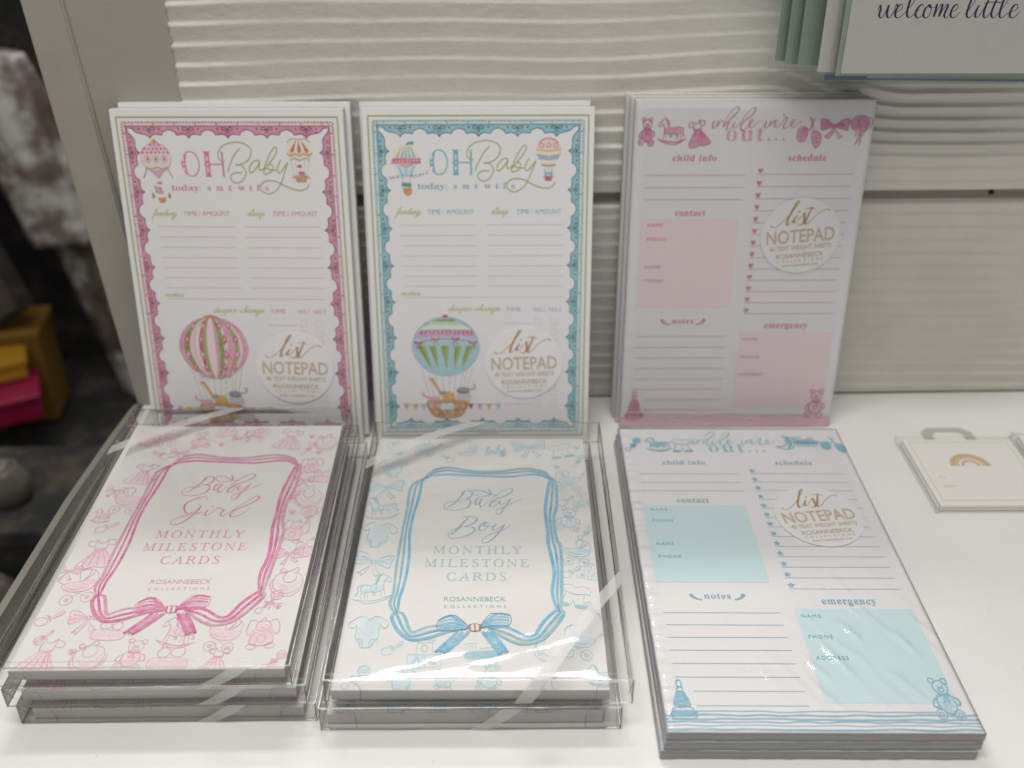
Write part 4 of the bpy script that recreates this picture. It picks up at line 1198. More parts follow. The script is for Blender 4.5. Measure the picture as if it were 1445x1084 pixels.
# ------------------------------------------------------------------ "while we're out" notepads
def wwo_print(cover, pal, blue, sx, sy):
    def toy(*args, **kw):
        I = Print(sx, sy)
        icon(I, *args, **kw)
        I.build('toy_drawing' if args[0] != 'pin' else 'safety_pin_drawing', cover, z=.0002)
    if not blue:
        for nm, x, y, a, b in (('bear', -62.3, 89.4, 6.6, 8.8), ('horse', -47.6, 89.3, 8.6, 8.6), ('dress', -32.4, 88.8, 7.6, 8.8), ('booties', 33.2, 89.4, 8.2, 9.4), ('bow', 47.4, 92.0, 8.6, 7.6), ('bonnet', 62.4, 90.0, 8.0, 9.2)):
            toy(nm, x, y, a, b, pal.ink, pal.mid, .42, rot=.2 if nm == 'dress' else 0)
    else:
        for nm, x, y, a, b in (('rattle', -62.3, 91.6, 7.0, 8.0), ('horse', -46.6, 91.0, 8.6, 7.6), ('romper', -32, 91.4, 7.6, 8.4), ('moon', 33.0, 93.6, 7.6, 7.4), ('train', 47.6, 94.4, 8.6, 6.4), ('booties', 62.6, 92.2, 8.4, 8.2)):
            toy(nm, x, y, a, b, pal.ink, pal.mid, .42)
    toy('rings', -60.8, -91.5, 7.0, 11.0, pal.ink, pal.mid, .5)
    toy('bear', 58.8, -90.5, 9.0, 11.6, pal.ink, pal.pale, .45)
    toy('pin', -44.2, -31.2, 3.0, 2.6, pal.ink, pal.mid, .35)
    toy('pin', -21.6, -31.0, 3.0, 2.6, pal.ink, pal.mid, .35, flip=True)
    T = Print(sx, sy)
    for q in WHILE:
        T.curve(q, .36, pal.ink, cal=1.0, n=5, taper=.3)
    T.ell(-10.2, 97.5, .4, .4, pal.ink)
    T.line([(16.9, 100), (16.6, 98.6)], .6, pal.ink)
    T.text('out...', 1.6, 84.2, pal.mid, width=35, h=8.4, style='serifbold', track=1.15, offset=-.010)
    for s_, x, y, w, h in (('child info', -33.4, 72.2, 26, 3.8), ('schedule', 33.5, 72.2, 22.5, 3.8), ('contact', -33.4, 38.6, 18.5, 3.6), ('notes', -33.0, -32.4, 13.6, 3.2), ('emergency', 33.0, -35.8, 27.5, 2.9)):
        T.text(s_, x, y, pal.txt, width=w, h=h, style='serifbold', track=1.1)
    for s_, x, y in (('NAME', -59, 31.6), ('PHONE', -59, 22.6), ('NAME', -59, 4.6), ('PHONE', -59, -4.6), ('NAME', 6.4, -44.6), ('PHONE', 6.4, -57.2), ('ADDRESS', 6.4, -69.6)):
        T.text(s_, x, y, pal.txt, width={4: 9.6, 5: 11.8, 7: 15.6}[len(s_)], h=2.15, align='l', track=1.25)
    T.build('lettering', cover, z=.00025)
    for q in ((-63, -21.6, -3.8, 36.4), (4, -92.8, 63.4, -38.8)):
        R_ = Print(sx, sy)
        R_.rect(*q, pal.box)
        R_.build('contact_panel', cover, z=.00006)
    R2 = Print(sx, sy)
    for y in (63.6, 56.0, 48.6):
        R2.rect(-62, y-.17, -2, y+.17, pal.line)
    for i in range(13):
        y = 64-i*7.49
        R2.rect(5, y-.17, 62, y+.17, pal.line)
        x, yy = 6.6, y+2.4
        if blue:
            st = []
            for k in range(10):
                r = 2.15 if k % 2 == 0 else .95
                a = pi/2+k*pi/5+.15*sin(i*2.1)
                st.append((x+r*cos(a)*(1+.1*sin(i+k)), yy+r*sin(a)))
            R2.fill(st, pal.ink, .02)
        else:
            R2.fill(spline([(x, yy-1.7), (x-1.4, yy), (x-1.3, yy+1.2), (x-.5, yy+1.3), (x, yy+.5), (x+.7, yy+1.4), (x+1.4, yy+1.1), (x+1.2, yy-.2)], 3, True), pal.ink, .02)
    for i in range(8):
        y = -41.6-i*7.55
        R2.rect(-62 if i < 6 else -54.5, y-.17, -3.8, y+.17, pal.line)
    rnd = random.Random(5)
    for k, y in enumerate((-97.4, -99.2, -101.2, -102.6, -104.4, -106.3) if blue else (-98.4, -100.4, -102.2, -103.6, -105.2, -106.6)):
        pts = [(-69.6+139.2*i/16, y+rnd.uniform(-.35, .35)) for i in range(17)]
        x0 = 8*(k == 0)
        R2.curve(pts[1 if k == 0 else 0:-2 if k == 0 else None], (.45, .8, .9, .55, .4, .8)[k] if blue else .5, pal.mid if (k % 2 and blue) else (pal.line if blue else pal.mid), .02)
    if not blue:
        R2.rect(-69.5, -107.6, 69.5, -99.8, ink('rose wash', 'F0D2DB', .3))
    R2.build('ruled_lines', cover, z=.00015)


def notepad_wwo(mat4, blue, printed, label, group, th=.0042, film_m=None, flat=False):
    w, h = .1387, .2182
    root = empty('notepad', mat4)
    pal = BLUE if blue else PINK
    pb = sheet_block(root, w, h, th, m_edge_flat if flat else m_edge_z)
    chip(root, w, h, -th-.0008, -th)
    if printed:
        wwo_print(pb, pal, blue, w/.1397, h/.2159)
        if blue:
            sticker(root, 35.4*w/.1397, 27.8, radians(6.0), .0007)
        else:
            sticker(root, 35.0*w/.1397, 26.2, radians(5.0), .0007)
    else:
        P = Print(w/.1397, h/.2159)
        icon(P, 'bear', -62.3, 89.4, 6.6, 8.8, pal.ink, pal.mid, .42)
        P.rect(-69.5, -107.6, 69.5, -99.8, pal.pale)
        P.build('printed_cover', pb, z=.00006)
    # shrink wrap: a film bag with puckered ends
    bm = bmesh.new()
    nx, ny = (90, 150) if printed and flat else (60, 90)
    X, Y = w/2+.00015, h/2+.0002
    rnd = random.Random(hash_(label))
    ox = rnd.uniform(0, 9)
    rows = []
    for j in range(ny+1):
        r = []
        for i in range(nx+1):
            x, y = -X+2*X*i/nx, -Y+2*Y*j/ny
            ex = min(i, nx-i)/nx
            ey = min(j, ny-j)/ny
            z = .0012
            z += .0009*noise.noise(Vector((x*30+ox, y*30, 0)))*min(1, ex*10)*min(1, ey*12)
            # diagonal tension folds towards a lower corner
            if flat:
                m_ = max(0, 1-((x-.036)**2+(y+.060)**2)**.5/.055)+.5*max(0, 1-((x+.005)**2+(y+.085)**2)**.5/.03)
                f_ = noise.noise(Vector(((x+y*.55)*210, (y-x*.55)*42, ox)))
                z += .0024*m_*max(0, f_)
            else:
                z += .0009*max(0, 1-abs(x+.005)/.03)*max(0, noise.noise(Vector((x*90, y*14, ox))))
            # fine puckers along the left seam
            if ex < .07 and i < nx/2:
                z += .0012*abs(sin(j*2.4+noise.noise(Vector((j*.3, 0, ox)))*3))*(1-ex/.07)
            k_ = min(1, min(min(i, nx-i)/nx*w, min(j, ny-j)/ny*h)/.0022)
            r.append(bm.verts.new((x, y, .0001+(max(.0009, z)-.0001)*k_**.5)))
        rows.append(r)
    for j in range(ny):
        for i in range(nx):
            bm.faces.new((rows[j][i], rows[j][i+1], rows[j+1][i+1], rows[j+1][i]))
    # skirt down the sides
    loop = [rows[0][i] for i in range(nx+1)]+[rows[j][nx] for j in range(1, ny+1)]+[rows[ny][i] for i in range(nx-1, -1, -1)]+[rows[j][0] for j in range(ny-1, 0, -1)]
    low = []
    for k, v in enumerate(loop):
        bulge = .00010*sin(k*.37)+.00006*sin(k*1.3)+.0001
        x, y = v.co.x, v.co.y
        sx_ = (1 if x > 0 else -1) if abs(abs(x)-X) < 1e-6 else 0
        sy_ = (1 if y > 0 else -1) if abs(abs(y)-Y) < 1e-6 else 0
        bulge += .0005*abs(noise.noise(Vector((x*130, ox, 0)))) if sy_ else 0
        low.append(bm.verts.new((x+sx_*bulge, y+sy_*bulge, -th-.0006)))
    L = len(loop)
    for k in range(L):
        bm.faces.new((loop[k], low[k], low[(k+1) % L], loop[(k+1) % L])).material_index = 1
    for f in bm.faces:
        f.normal_update()
        if f.material_index == 1 and abs(f.normal.y) > .6:
            f.material_index = 0
    mk('shrink_wrap', bm, None, root, smooth=True, mats=[film_m or m_wrap, m_skirt])
    tag(root, label, 'notepad', group)
    return root


# ------------------------------------------------------------------ milestone card boxes
RIB = {'rt_top': '-32.2,52.4 -27.3,56.8 -19.0,58.8 -4.1,56.7 13.8,56.2 27.6,58.1 36.9,56.6 41.8,52.0',
       'rt_right': '41.9,52.6 43.0,48.6 41.7,32.1 40.4,19.9 41.1,3.5 42.3,-3.3 43.1,-18.7 42.0,-33.2 42.7,-45.3',
       'rt_br': '42.7,-45.0 42.8,-45.6 37.2,-52.9 31.6,-60.4 24.5,-61.8 15.8,-57.4 7.6,-54.8',
       'rt_bl': '-38.4,-44.8 -37.5,-47.6 -33.5,-55.7 -29.1,-59.5 -21.6,-57.4 -14.7,-55.6 -4.6,-54.2',
       'rt_left': '-38.4,-45.1 -40.0,-39.1 -38.9,-30.0 -38.5,-11.0 -38.9,9.3 -37.6,30.8 -36.4,45.9 -32.2,52.4'}


def ribbon_border(P, pal, blue):
    rnd = random.Random(4 if blue else 9)
    extra = cream if blue else pal.mid
    for nm, s in RIB.items():
        c = spline(parse(s), 7)
        n = len(c)
        for k, off in enumerate((-2.5, 0, 2.5)):
            pts = []
            for i, (x, y) in enumerate(c):
                a, b = c[max(0, i-1)], c[min(n-1, i+1)]
                dx, dy = b[0]-a[0], b[1]-a[1]
                L = math.hypot(dx, dy) or 1
                e = min(i, n-1-i)/(n-1)*2
                pinch = min(1, .22+e*2.6)
                o = off*pinch*(1+.22*sin(i*.33+hash_(nm)))
                pts.append((x-dy/L*o, y+dx/L*o))
            P.line(pts, (1.6, 1.15, 1.4)[k], (pal.rib, pal.rib, pal.mid)[k], .02+.01*k, .25, taper=.35)
        for k, off in enumerate((-1.15, 1.15)):
            pts = []
            for i, (x, y) in enumerate(c):
                a, b = c[max(0, i-1)], c[min(n-1, i+1)]
                dx, dy = b[0]-a[0], b[1]-a[1]
                L = math.hypot(dx, dy) or 1
                pinch = min(1, .22+min(i, n-1-i)/(n-1)*5)
                pts.append((x-dy/L*off*pinch, y+dx/L*off*pinch))
            if blue and k:
                P.line(pts, .5, cream, .03, taper=.6)
        P.line(c[:4], .35, pal.dark, .05, taper=.5)
        P.line(c[-4:], .35, pal.dark, .05, taper=.5)

    def loop(a, b, c_, d, m, w, dz):
        P.line(spline([a, b, c_, d], 5), w, m, dz, taper=.3)
    # bow loops
    for sg, top in ((-1, (-11.5, -47.6)), (1, (11.5, -46.4))):
        k0 = (-2.2, -54.6) if sg < 0 else (3.6, -54.4)
        far = (-17.0, -50.5) if sg < 0 else (18.0, -47.2)
        low = (-16.6, -56.0) if sg < 0 else (17.6, -53.4)
        P.fill(spline([k0, (top[0]*.7, top[1]-.4), top, far, low, (low[0]*.5, low[1]-.2)], 4, True), m_card, .03)
        for t in range(5):
            f = t/4
            mid = (top[0]*(1-f)+low[0]*.55*f, top[1]*(1-f)+(low[1]-.2)*f)
            end = (far[0]*(1-f)+low[0]*f, far[1]*(1-f)+low[1]*f)
            if t % 1 == 0:
                loop(k0, ((k0[0]+mid[0])/2, (k0[1]+mid[1])/2+.6*(1-f)), mid, end, pal.rib if t % 2 == 0 else pal.mid, 1.5 if t % 2 == 0 else 1.1, .05)
        P.line(spline([k0, (top[0]*.7, top[1]-.4), top, far, low, (low[0]*.5, low[1]-.2)], 4, True), .3, pal.dark if blue else pal.rib, .07, closed=True)
        tail = [(-8, -57.0), (-17.8, -68.6), (-12.8, -69.4), (-1.2, -57)] if sg < 0 else [(4.2, -57), (12.6, -70.4), (17.4, -68.8), (9.4, -57)]
        P.fill(tail, m_card, .02)
        for t in range(3):
            f = (t+.3)/2.6
            a = (tail[0][0]*(1-f)+tail[3][0]*f, tail[0][1]*(1-f)+tail[3][1]*f)
            b = (tail[1][0]*(1-f)+tail[2][0]*f, tail[1][1]*(1-f)+tail[2][1]*f)
            P.curve([a, ((a[0]+b[0])/2+.4, (a[1]+b[1])/2), b], 1.9, pal.rib if t != 1 else pal.mid, .04, taper=.2)
        P.line([tail[1], ((tail[1][0]+tail[2][0])/2, (tail[1][1]+tail[2][1])/2+1.2), tail[2]], .35, pal.dark, .06)
    P.fill([(-2.2, -52.6), (4, -52.4), (4, -56.6), (-2.2, -56.8)], m_card, .06)
    for x in (-1.6, .8, 3.2):
        P.line([(x, -52.6), (x+.4, -56.6)], 1.1, (brn if blue else pal.rib), .08)
    P.ring(.9, -54.6, 3.1, 2.2, .3, pal.dark if blue else pal.rib, .1)


def toile(P, pal, blue):
    rnd = random.Random(21 if blue else 12)
    girl = ['dress', 'bow', 'bear', 'pram', 'heart', 'bunny', 'bib', 'rattle', 'horse', 'pacifier', 'toybox', 'bonnet']
    boy = ['pram', 'bear', 'bow', 'blocks', 'rattle', 'onesie', 'horse', 'pacifier', 'moon', 'romper', 'train', 'bunny']
    if blue:
        spots = [('pram', -33, 80, 6.5), ('moon', -8, 79, 5.5), ('bow', 30, 80, 8), ('romper', 49, 78, 6.5), ('rattle', 59, 68, 5), ('onesie', -52, 62, 7.5), ('bow', -54, 44, 8), ('horse', -54, 27, 8),
                 ('onesie', -54, 8, 8.5), ('bow', -54, -13, 8), ('horse', -52, -31, 8), ('onesie', -51, -56, 8.5), ('pacifier', -38, -66, 5), ('pram', 53, 50, 7.5), ('pacifier', 50, 34, 5), ('blocks', 60, 34, 5),
                 ('bear', 51, 19, 7.5), ('rattle', 60, 9, 5), ('pram', 53, -6, 7.5), ('pacifier', 50, -19, 5), ('blocks', 59, -19, 5), ('romper', 51, -34, 7.5), ('rattle', 60, -44, 5), ('pram', 52, -63, 8),
                 ('blocks', -22, -70, 7), ('train', 6, -70, 7), ('bunny', -12, -83, 5), ('bear', 9, -83, 6), ('rattle', -53, -82, 6), ('moon', 35, -68, 5), ('heart', 14, 74, 2.5), ('onesie', -32, -84, 6), ('romper', 33, -84, 6), ('pacifier', -20, 71, 4), ('heart', 59, 80, 2.5), ('bunny', -52, 80, 5.5), ('heart', 46, 62, 2), ('horse', 60, -82, 5)]
    else:
        spots = [('pram', -42, 78, 7.5), ('bear', -22, 75, 6.5), ('toybox', -8, 84, 5), ('bonnet', 14, 79, 6), ('dress', 33, 76, 8), ('heart', 46, 78, 2.2), ('bib', 56, 73, 6), ('rattle', 46, 67, 5), ('heart', 53, 63, 2.2),
                 ('bunny', -54, 76, 6), ('pacifier', -42, 62, 5.5), ('bow', -32, 63, 4.5), ('dress', -47, 45, 8), ('pram', -47, 22, 8.5), ('bow', -58, 30, 4.5), ('pacifier', -52, 2, 5.5), ('rattle', -39, 40, 3.5),
                 ('dress', -49, -17, 9), ('pram', -51, -40, 9), ('bow', -60, -30, 5), ('pacifier', -57, -59, 6), ('bow', -38, -60, 7.5), ('toybox', -25, -66, 6), ('dress', -51, -81, 9), ('bib', -29, -81, 7),
                 ('bear', -9, -81, 7.5), ('toybox', 9, -82, 7), ('horse', 9, -69, 7.5), ('pram', 30, -70, 8), ('bunny', 49, -69, 8), ('heart', 53, -53, 2.5), ('bunny', 51, 51, 6.5), ('bow', 49, 38, 4.5), ('toybox', 58, 42, 5),
                 ('bib', 54, 25, 7), ('rattle', 44, 24, 5), ('heart', 47, 12, 2.3), ('bonnet', 57, 10, 5.5), ('bunny', 51, -2, 7.5), ('bow', 52, -19, 6), ('toybox', 60, -14, 6), ('bib', 55, -37, 7.5), ('rattle', 48, -50, 6.5),
                 ('horse', -58, 10, 4.5), ('heart', -8, 71, 2.2), ('pacifier', -55, -70, 4), ('dress', 31, -84, 6), ('rattle', 58, -84, 5), ('heart', -38, -79, 2.3)]
    for nm, x, y, r in spots:
        icon(P, nm, x, y, r*1.30, r*1.30, pal.toile, pal.toilew, .32 if r > 5 else .28, rot=rnd.uniform(-.25, .25), rnd=rnd, flip=rnd.random() < .3)
    small_script(P, 'baby', 3 if blue else -3, 73 if blue else 74, 13, 3.2, pal.toile, .5, .3)


def milestone_print(pack, blue, sx, sy):
    pal = BLUE if blue else PINK
    T = Print(sx, sy)
    T.lx, T.ly = 63.3, 88.7
    toile(T, pal, blue)
    T.build('toile_pattern', pack, z=.00004)
    Wp = Print(sx, sy)
    outl = []
    for k in ('rt_top', 'rt_right', 'rt_br'):
        outl += parse(RIB[k])
    outl += parse(RIB['rt_bl'])[::-1]+parse(RIB['rt_left'])
    Wp.fill(outl, m_card)
    ribbon_border(Wp, pal, blue)
    Wp.build('ribbon_border', pack, z=.00018)
    L = Print(sx, sy)
    for q in BABY+(BOY if blue else GIRL):
        L.curve(q, .34, pal.rib if not blue else pal.ink, cal=1.6, n=6, taper=.3)
    if not blue:
        L.ell(1.5, 17.1, .5, .4, pal.rib)
    tm = pal.rib if not blue else pal.mid
    tm = ink('thin '+('blue' if blue else 'pink')+' capitals', 'ADCDD2' if blue else 'EA9DBC', .05)
    for s_, w, y in (('MONTHLY', 47.5, -6.8), ('MILESTONE', 55, -16.0), ('CARDS', 31, -25.2)):
        L.text(s_, .7, y, tm, width=w, h=5.4, style='italic', track=1.25, shear=-.26)
    t2 = ink('brand '+('blue' if blue else 'pink'), '8DB3BD' if blue else 'E79DBC', .05)
    L.text('ROSANNEBECK', .4, -38.6, t2, width=31, h=2.9)
    L.text('COLLECTIONS', .6, -42.6, t2, width=31, h=1.7, track=1.9)
    L.build('lettering', pack, z=.0003)


def clear_case(parent, x0, x1, y0, y1, z0, z1, sag, seed):
    """thin folded plastic box: walls, creased edges, corner tabs, bulging lid"""
    bm = bmesh.new()
    # lid as a grid
    nx, ny = 60, 170
    g = []
    for j in range(ny+1):
        r = []
        for i in range(nx+1):
            u, v = i/nx, j/ny
            x, y = x0+(x1-x0)*u, y0+(y1-y0)*v
            e = min(u, 1-u, v, 1-v)
            z = z1+sag*(.9*(sin(pi*u)*sin(pi*v))**.6)*(.8+.4*noise.noise(Vector((x*12+seed, y*10, seed))))
            z += (.0007*noise.noise(Vector((x*6, y*38-x*9+seed, 3)))+.00022*noise.noise(Vector((x*8, y*130-x*40+seed, 5))))*min(1, e*8)*(sag > .0009)
            z += .00025*noise.noise(Vector((x*22, y*22, seed)))*min(1, e*8)*(sag <= .0009)
            r.append(bm.verts.new((x, y, z if e > 0 else z1)))
        g.append(r)
    for j in range(ny):
        for i in range(nx):
            f = bm.faces.new((g[j][i], g[j][i+1], g[j+1][i+1], g[j+1][i]))
            f.material_index = 1
    # walls, slightly bowed
    def wall(a, b, bow):
        n = 16
        d = (Vector(b)-Vector(a))
        nr = Vector((d.y, -d.x)).normalized()
        prev = None
        for i in range(n+1):
            p = Vector(a)+d*(i/n)
            col = []
            for k in range(4):
                t = k/3
                o = nr*bow*sin(pi*i/n)*sin(pi*t)
                col.append(bm.verts.new((p.x+o.x, p.y+o.y, z0+(z1-z0)*t)))
            if prev:
                for k in range(3):
                    bm.faces.new((prev[k], col[k], col[k+1], prev[k+1])).material_index = 0
            prev = col
    wall((x0, y0), (x1, y0), .0007)
    wall((x1, y0), (x1, y1), .0006)
    wall((x1, y1), (x0, y1), .0004)
    wall((x0, y1), (x0, y0), .0006)
    for f in bm.faces:
        f.smooth = f.material_index == 1
    case = mk('clear_box', bm, None, parent, mats=[m_case, m_case_sag if sag > .0009 else m_case])
    bm = bmesh.new()
    r = .00030
    rn = random.Random(seed)
    def wob(a, b):
        n = 12
        a, b = Vector(a), Vector(b)
        return [a+(b-a)*(i/n)+Vector((rn.uniform(-1, 1), rn.uniform(-1, 1), rn.uniform(-1, 1)))*.00012 for i in range(n+1)]
    for z in (z0+r, z1):
        for a, b in (((x0, y0), (x1, y0)), ((x1, y0), (x1, y1)), ((x1, y1), (x0, y1)), ((x0, y1), (x0, y0))):
            tube(bm, wob((*a, z), (*b, z)), r)
    for x, y in ((x0, y0), (x1, y0), (x1, y1), (x0, y1)):
        tube(bm, [(x, y, z0), (x, y, z1)], r)
    # tuck flap line and rounded corner tabs on the front
    tube(bm, [(x0+.001, y0+.0035, z1-.0003), (x1-.001, y0+.0035, z1-.0003)], .00012)
    for sx_ in (-1, 1):
        xa = x0 if sx_ < 0 else x1
        d = -sx_
        arc = [(xa+d*.016, y0+.0003, z0+.0008), (xa+d*.016, y0+.0003, z1-.006), (xa+d*.0150, y0+.0003, z1-.0030), (xa+d*.0125, y0+.0003, z1-.0018), (xa+d*.002, y0+.0003, z1-.0008)]
        tube(bm, arc, .00013)
        tube(bm, [(xa-d*0, y0, z1), (xa+d*.0015, y0+.004, z0+.0004)], .00014)
    mk('box_creases', bm, m_case_edge, case)
    return case


def card_box(cx, cy, yaw, z0, z1, blue, printed, ext, label, sag, seed, tilt=0.0, packz=None, bands=(1, 1), th=.0058):
    """cx,cy centre of the card pack; ext = case margins left,right,front,back"""
    root = empty('card_box', Matrix.Translation((cx, cy, 0)) @ Matrix.Rotation(yaw, 4, 'Z'))
    w, h = (.1249, .1814) if blue else (.1230, .1787)
    x0, x1, y0, y1 = -w/2-ext[0], w/2+ext[1], -h/2-ext[2], h/2+ext[3]
    pk_top = packz if packz else z1-.0022
    bm = bmesh.new()
    box(bm, -w/2, w/2, -h/2, h/2, -th, 0, .00012)
    for f in bm.faces:
        f.material_index = 0 if abs(f.normal.z) > .7 else 1
    pack = mk('card_pack', bm, None, root, (0, 0, pk_top), (tilt, 0, 0), mats=[m_card, m_edge_z])
    if printed:
        milestone_print(pack, blue, w/.127, h/.1778)
    else:
        T = Print(w/.127, h/.1778)
        T.lx, T.ly = 63.3, 88.7
        toile(T, BLUE if blue else PINK, blue)
        T.build('toile_pattern', pack, z=.00004)
    case = clear_case(root, x0, x1, y0, y1, z0, z1, sag, seed)
    # elastic loop: crosses the far left and near right corners of the lid
    def ribbon(rows):
        """rows of point pairs -> one thin strap"""
        bm = bmesh.new()
        prev = None
        for p, q in rows:
            v = [bm.verts.new(p), bm.verts.new(q)]
            if prev:
                bm.faces.new((prev[0], prev[1], v[1], v[0]))
            prev = v
        return mk('elastic_band', bm, m_band, root, smooth=False)

    def corner(P0, P1, Q0, Q1, dn0, dn1, drop0, drop1):
        """P0,P1 on one lid edge, Q0,Q1 on the other; dn = sideways slip while going down the wall"""
        rows = [(P0+dn0+Vector((0, 0, -drop0)), P1+dn0+Vector((0, 0, -drop0)))]
        for i in range(13):
            t = i/12
            up = Vector((0, 0, .0004+(sag*.8+.0012)*sin(pi*t)))
            rows.append((P0.lerp(Q0, t)+up, P1.lerp(Q1, t)+up))
        rows.append((Q0+dn1+Vector((0, 0, -drop1)), Q1+dn1+Vector((0, 0, -drop1))))
        ribbon(rows)
    e = .0005
    if bands[0]:
        corner(Vector((x0-e, y1-.044, z1)), Vector((x0-e, y1-.036, z1)), Vector((x0+.070, y1+e, z1)), Vector((x0+.058, y1+e, z1)), Vector((0, -.006, 0)), Vector((.006, 0, 0)), .009, .009)
    hz = z1-z0-.0006
    if bands[1]:
        xf = x0+(x1-x0)*.70
        corner(Vector((x1+e, y0+.056, z1)), Vector((x1+e, y0+.065, z1)), Vector((xf+.004, y0-e-.0002, z1)), Vector((xf-.004, y0-e-.0002, z1)), Vector((0, .006, 0)), Vector((-.008, 0, 0)), .009, hz)
    elif len(bands) > 2:
        xf = x0+(x1-x0)*bands[2]
        y_ = y0-.0012
        ribbon([(Vector((xf+.0045, y_+.0006, z1)), Vector((xf-.0045, y_+.0006, z1))), (Vector((xf-.003, y_, (z0+z1)/2)), Vector((xf-.012, y_, (z0+z1)/2))), (Vector((xf-.011, y_+.0004, z0+.0004)), Vector((xf-.020, y_+.0004, z0+.0004)))])
    tag(root, label, 'box of cards', 'clear boxes of milestone cards')
    return root


# ================================================================== the place
# shelf ------------------------------------------------------------
bm = bmesh.new()
box(bm, -.240, .80, -.46, 0, -.022, 0, .0012)
tag(mk('shelf', bm, m_shelf), kind='structure')

# grooved board wall ------------------------------------------------
wall = tag(empty('plank_wall'), 'white painted wall of rough grooved planks behind the shelf', 'wall')


def sst(a, b, x):
    t = max(0, min(1, (x-a)/(b-a)))
    return t*t*(3-2*t)


def relief(x, z, upper):
    """chiselled board: overlapping ripples with a small ledge on top of each"""
    q = z
    if upper:
        sw = sst(.172, .250, x)*sst(.150, .238, z)
        q += .006*noise.noise(Vector((x*4.0, z*7, 1.3)))+.0016*noise.noise(Vector((x*14, z*20, 4)))
        q += .0200*sw - .006*sst(.06, .165, x)*(1-sst(.165, .20, x))*sst(.18, .22, z)
        per = .0108
        amp = .0021*(.30+1.15*abs(noise.noise(Vector((x*3.2+3, z*24, 7))))+.55*(1-sst(-.178, -.12, x))+1.5*sw*(1-sst(.28, .38, x)))
    else:
        q += .0035*noise.noise(Vector((x*3.5, z*8, 11)))+.001*noise.noise(Vector((x*12, z*30, 14)))
        per = .0092
        amp = .0006+.0013*sst(.20, .36, x)*(1-sst(.03, .12, z)*.4)+.0012*abs(noise.noise(Vector((x*3, z*25, 17))))
    t = (q/per) % 1.0
    # slope outwards going up, then step back: ledge faces up
    s = t**1.3 if t < .74 else (.74**1.3)*(1-sst(.74, 1.0, t))
    h = amp*s
    h += .00012*noise.noise(Vector((x*120, z*300, 2)))+.0001*noise.noise(Vector((x*700, z*900, 2)))
    return h


def plank(x0, x1, z0, z1, upper, nx, nz, label):
    th = .012
    vs, fs = [], []
    for j in range(nz+1):
        for i in range(nx+1):
            x = x0+(x1-x0)*i/nx
            z = z0+(z1-z0)*j/nz
            e = min(z-z0, z1-z)
            r = relief(x, z, upper)
            rnd_ = .0012*(1-min(1, e/.0015))**2
            ex = max(0, 1-(x-x0)/.003)
            vs.append((x+ex*.0012*noise.noise(Vector((z*300, 5, 0))), -.0006-r+rnd_+.0003*ex*ex, z))
    for j in range(nz):
        for i in range(nx):
            a = j*(nx+1)+i
            fs.append((a, a+1, a+nx+2, a+nx+1))
    # edge returns
    def strip(idx):
        b = len(vs)
        for k in idx:
            vs.append((vs[k][0], th, vs[k][2]))
        for n_, k in enumerate(idx[:-1]):
            fs.append((idx[n_+1], k, b+n_, b+n_+1))
    strip([i for i in range(nx+1)])
    strip([nz*(nx+1)+i for i in range(nx, -1, -1)])
    strip([j*(nx+1) for j in range(nz, -1, -1)])
    strip([j*(nx+1)+nx for j in range(nz+1)])
    me = bpy.data.meshes.new('plank')
    me.from_pydata(vs, [], fs)
    me.materials.append(m_wall)
    me.polygons.foreach_set('use_smooth', [True]*len(me.polygons))
    o = bpy.data.objects.new('plank', me)
    C.objects.link(o)
    o.parent = wall
    o['label'] = label
    return o


plank(-.1800, .46, .1528, .300, True, 620, 260, 'upper plank with deep wavy ripples')
plank(-.1800, .46, .0004, .1446, False, 560, 220, 'lower plank with shallow ripples')
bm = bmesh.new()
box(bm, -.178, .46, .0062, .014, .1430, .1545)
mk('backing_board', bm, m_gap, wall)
bm = bmesh.new()
bmesh.ops.create_cone(bm, cap_ends=True, segments=16, radius1=.0019, radius2=.0013, depth=.0016, matrix=Matrix.Translation((.3165, .0056, .1488)) @ Matrix.Rotation(pi/2, 4, 'X'))
mk('screw', bm, ink('black screw', '1A1A1A', 0), wall)
# plain continuation of the wall above the photographed part
bm = bmesh.new()
box(bm, -.178, .46, .001, .013, .3004, .310)
mk('plank', bm, m_wall, wall)

# corner post --------------------------------------------------------
post = tag(empty('corner_post'), 'greige painted corner board at the left end of the planks', 'post')


def prism(bm, quad, y0, y1):
    a = [bm.verts.new((x, y0, z)) for x, z in quad]
    b = [bm.verts.new((x, y1, z)) for x, z in quad]
    bm.faces.new(a)
    bm.faces.new(b[::-1])
    n = len(quad)
    for k in range(n):
        bm.faces.new((a[k], b[k], b[(k+1) % n], a[(k+1) % n]))
    bmesh.ops.recalc_face_normals(bm, faces=bm.faces)


bm = bmesh.new()
prism(bm, [(-.2205, -.02), (-.1785, -.02), (-.1785, .31), (-.2410, .31)], -.0004, .018)
mk('post_board', bm, m_post, post)
bm = bmesh.new()
prism(bm, [(-.2425, -.02), (-.2175, -.02), (-.2380, .31), (-.2608, .31)], -.0032, .022)
bmesh.ops.bevel(bm, geom=list(bm.edges), offset=.0012, segments=3, affect='EDGES')
mk('trim_board', bm, m_post, post)

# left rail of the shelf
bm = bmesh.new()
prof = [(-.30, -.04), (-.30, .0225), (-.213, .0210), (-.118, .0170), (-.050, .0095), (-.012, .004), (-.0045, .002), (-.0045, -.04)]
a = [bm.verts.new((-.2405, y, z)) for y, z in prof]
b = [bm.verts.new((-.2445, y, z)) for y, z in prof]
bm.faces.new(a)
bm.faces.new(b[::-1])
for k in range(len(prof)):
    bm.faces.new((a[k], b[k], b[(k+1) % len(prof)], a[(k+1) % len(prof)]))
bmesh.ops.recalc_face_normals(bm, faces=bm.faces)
tag(mk('side_rail', bm, m_rail), 'low greige side rail along the left end of the shelf', 'rail')

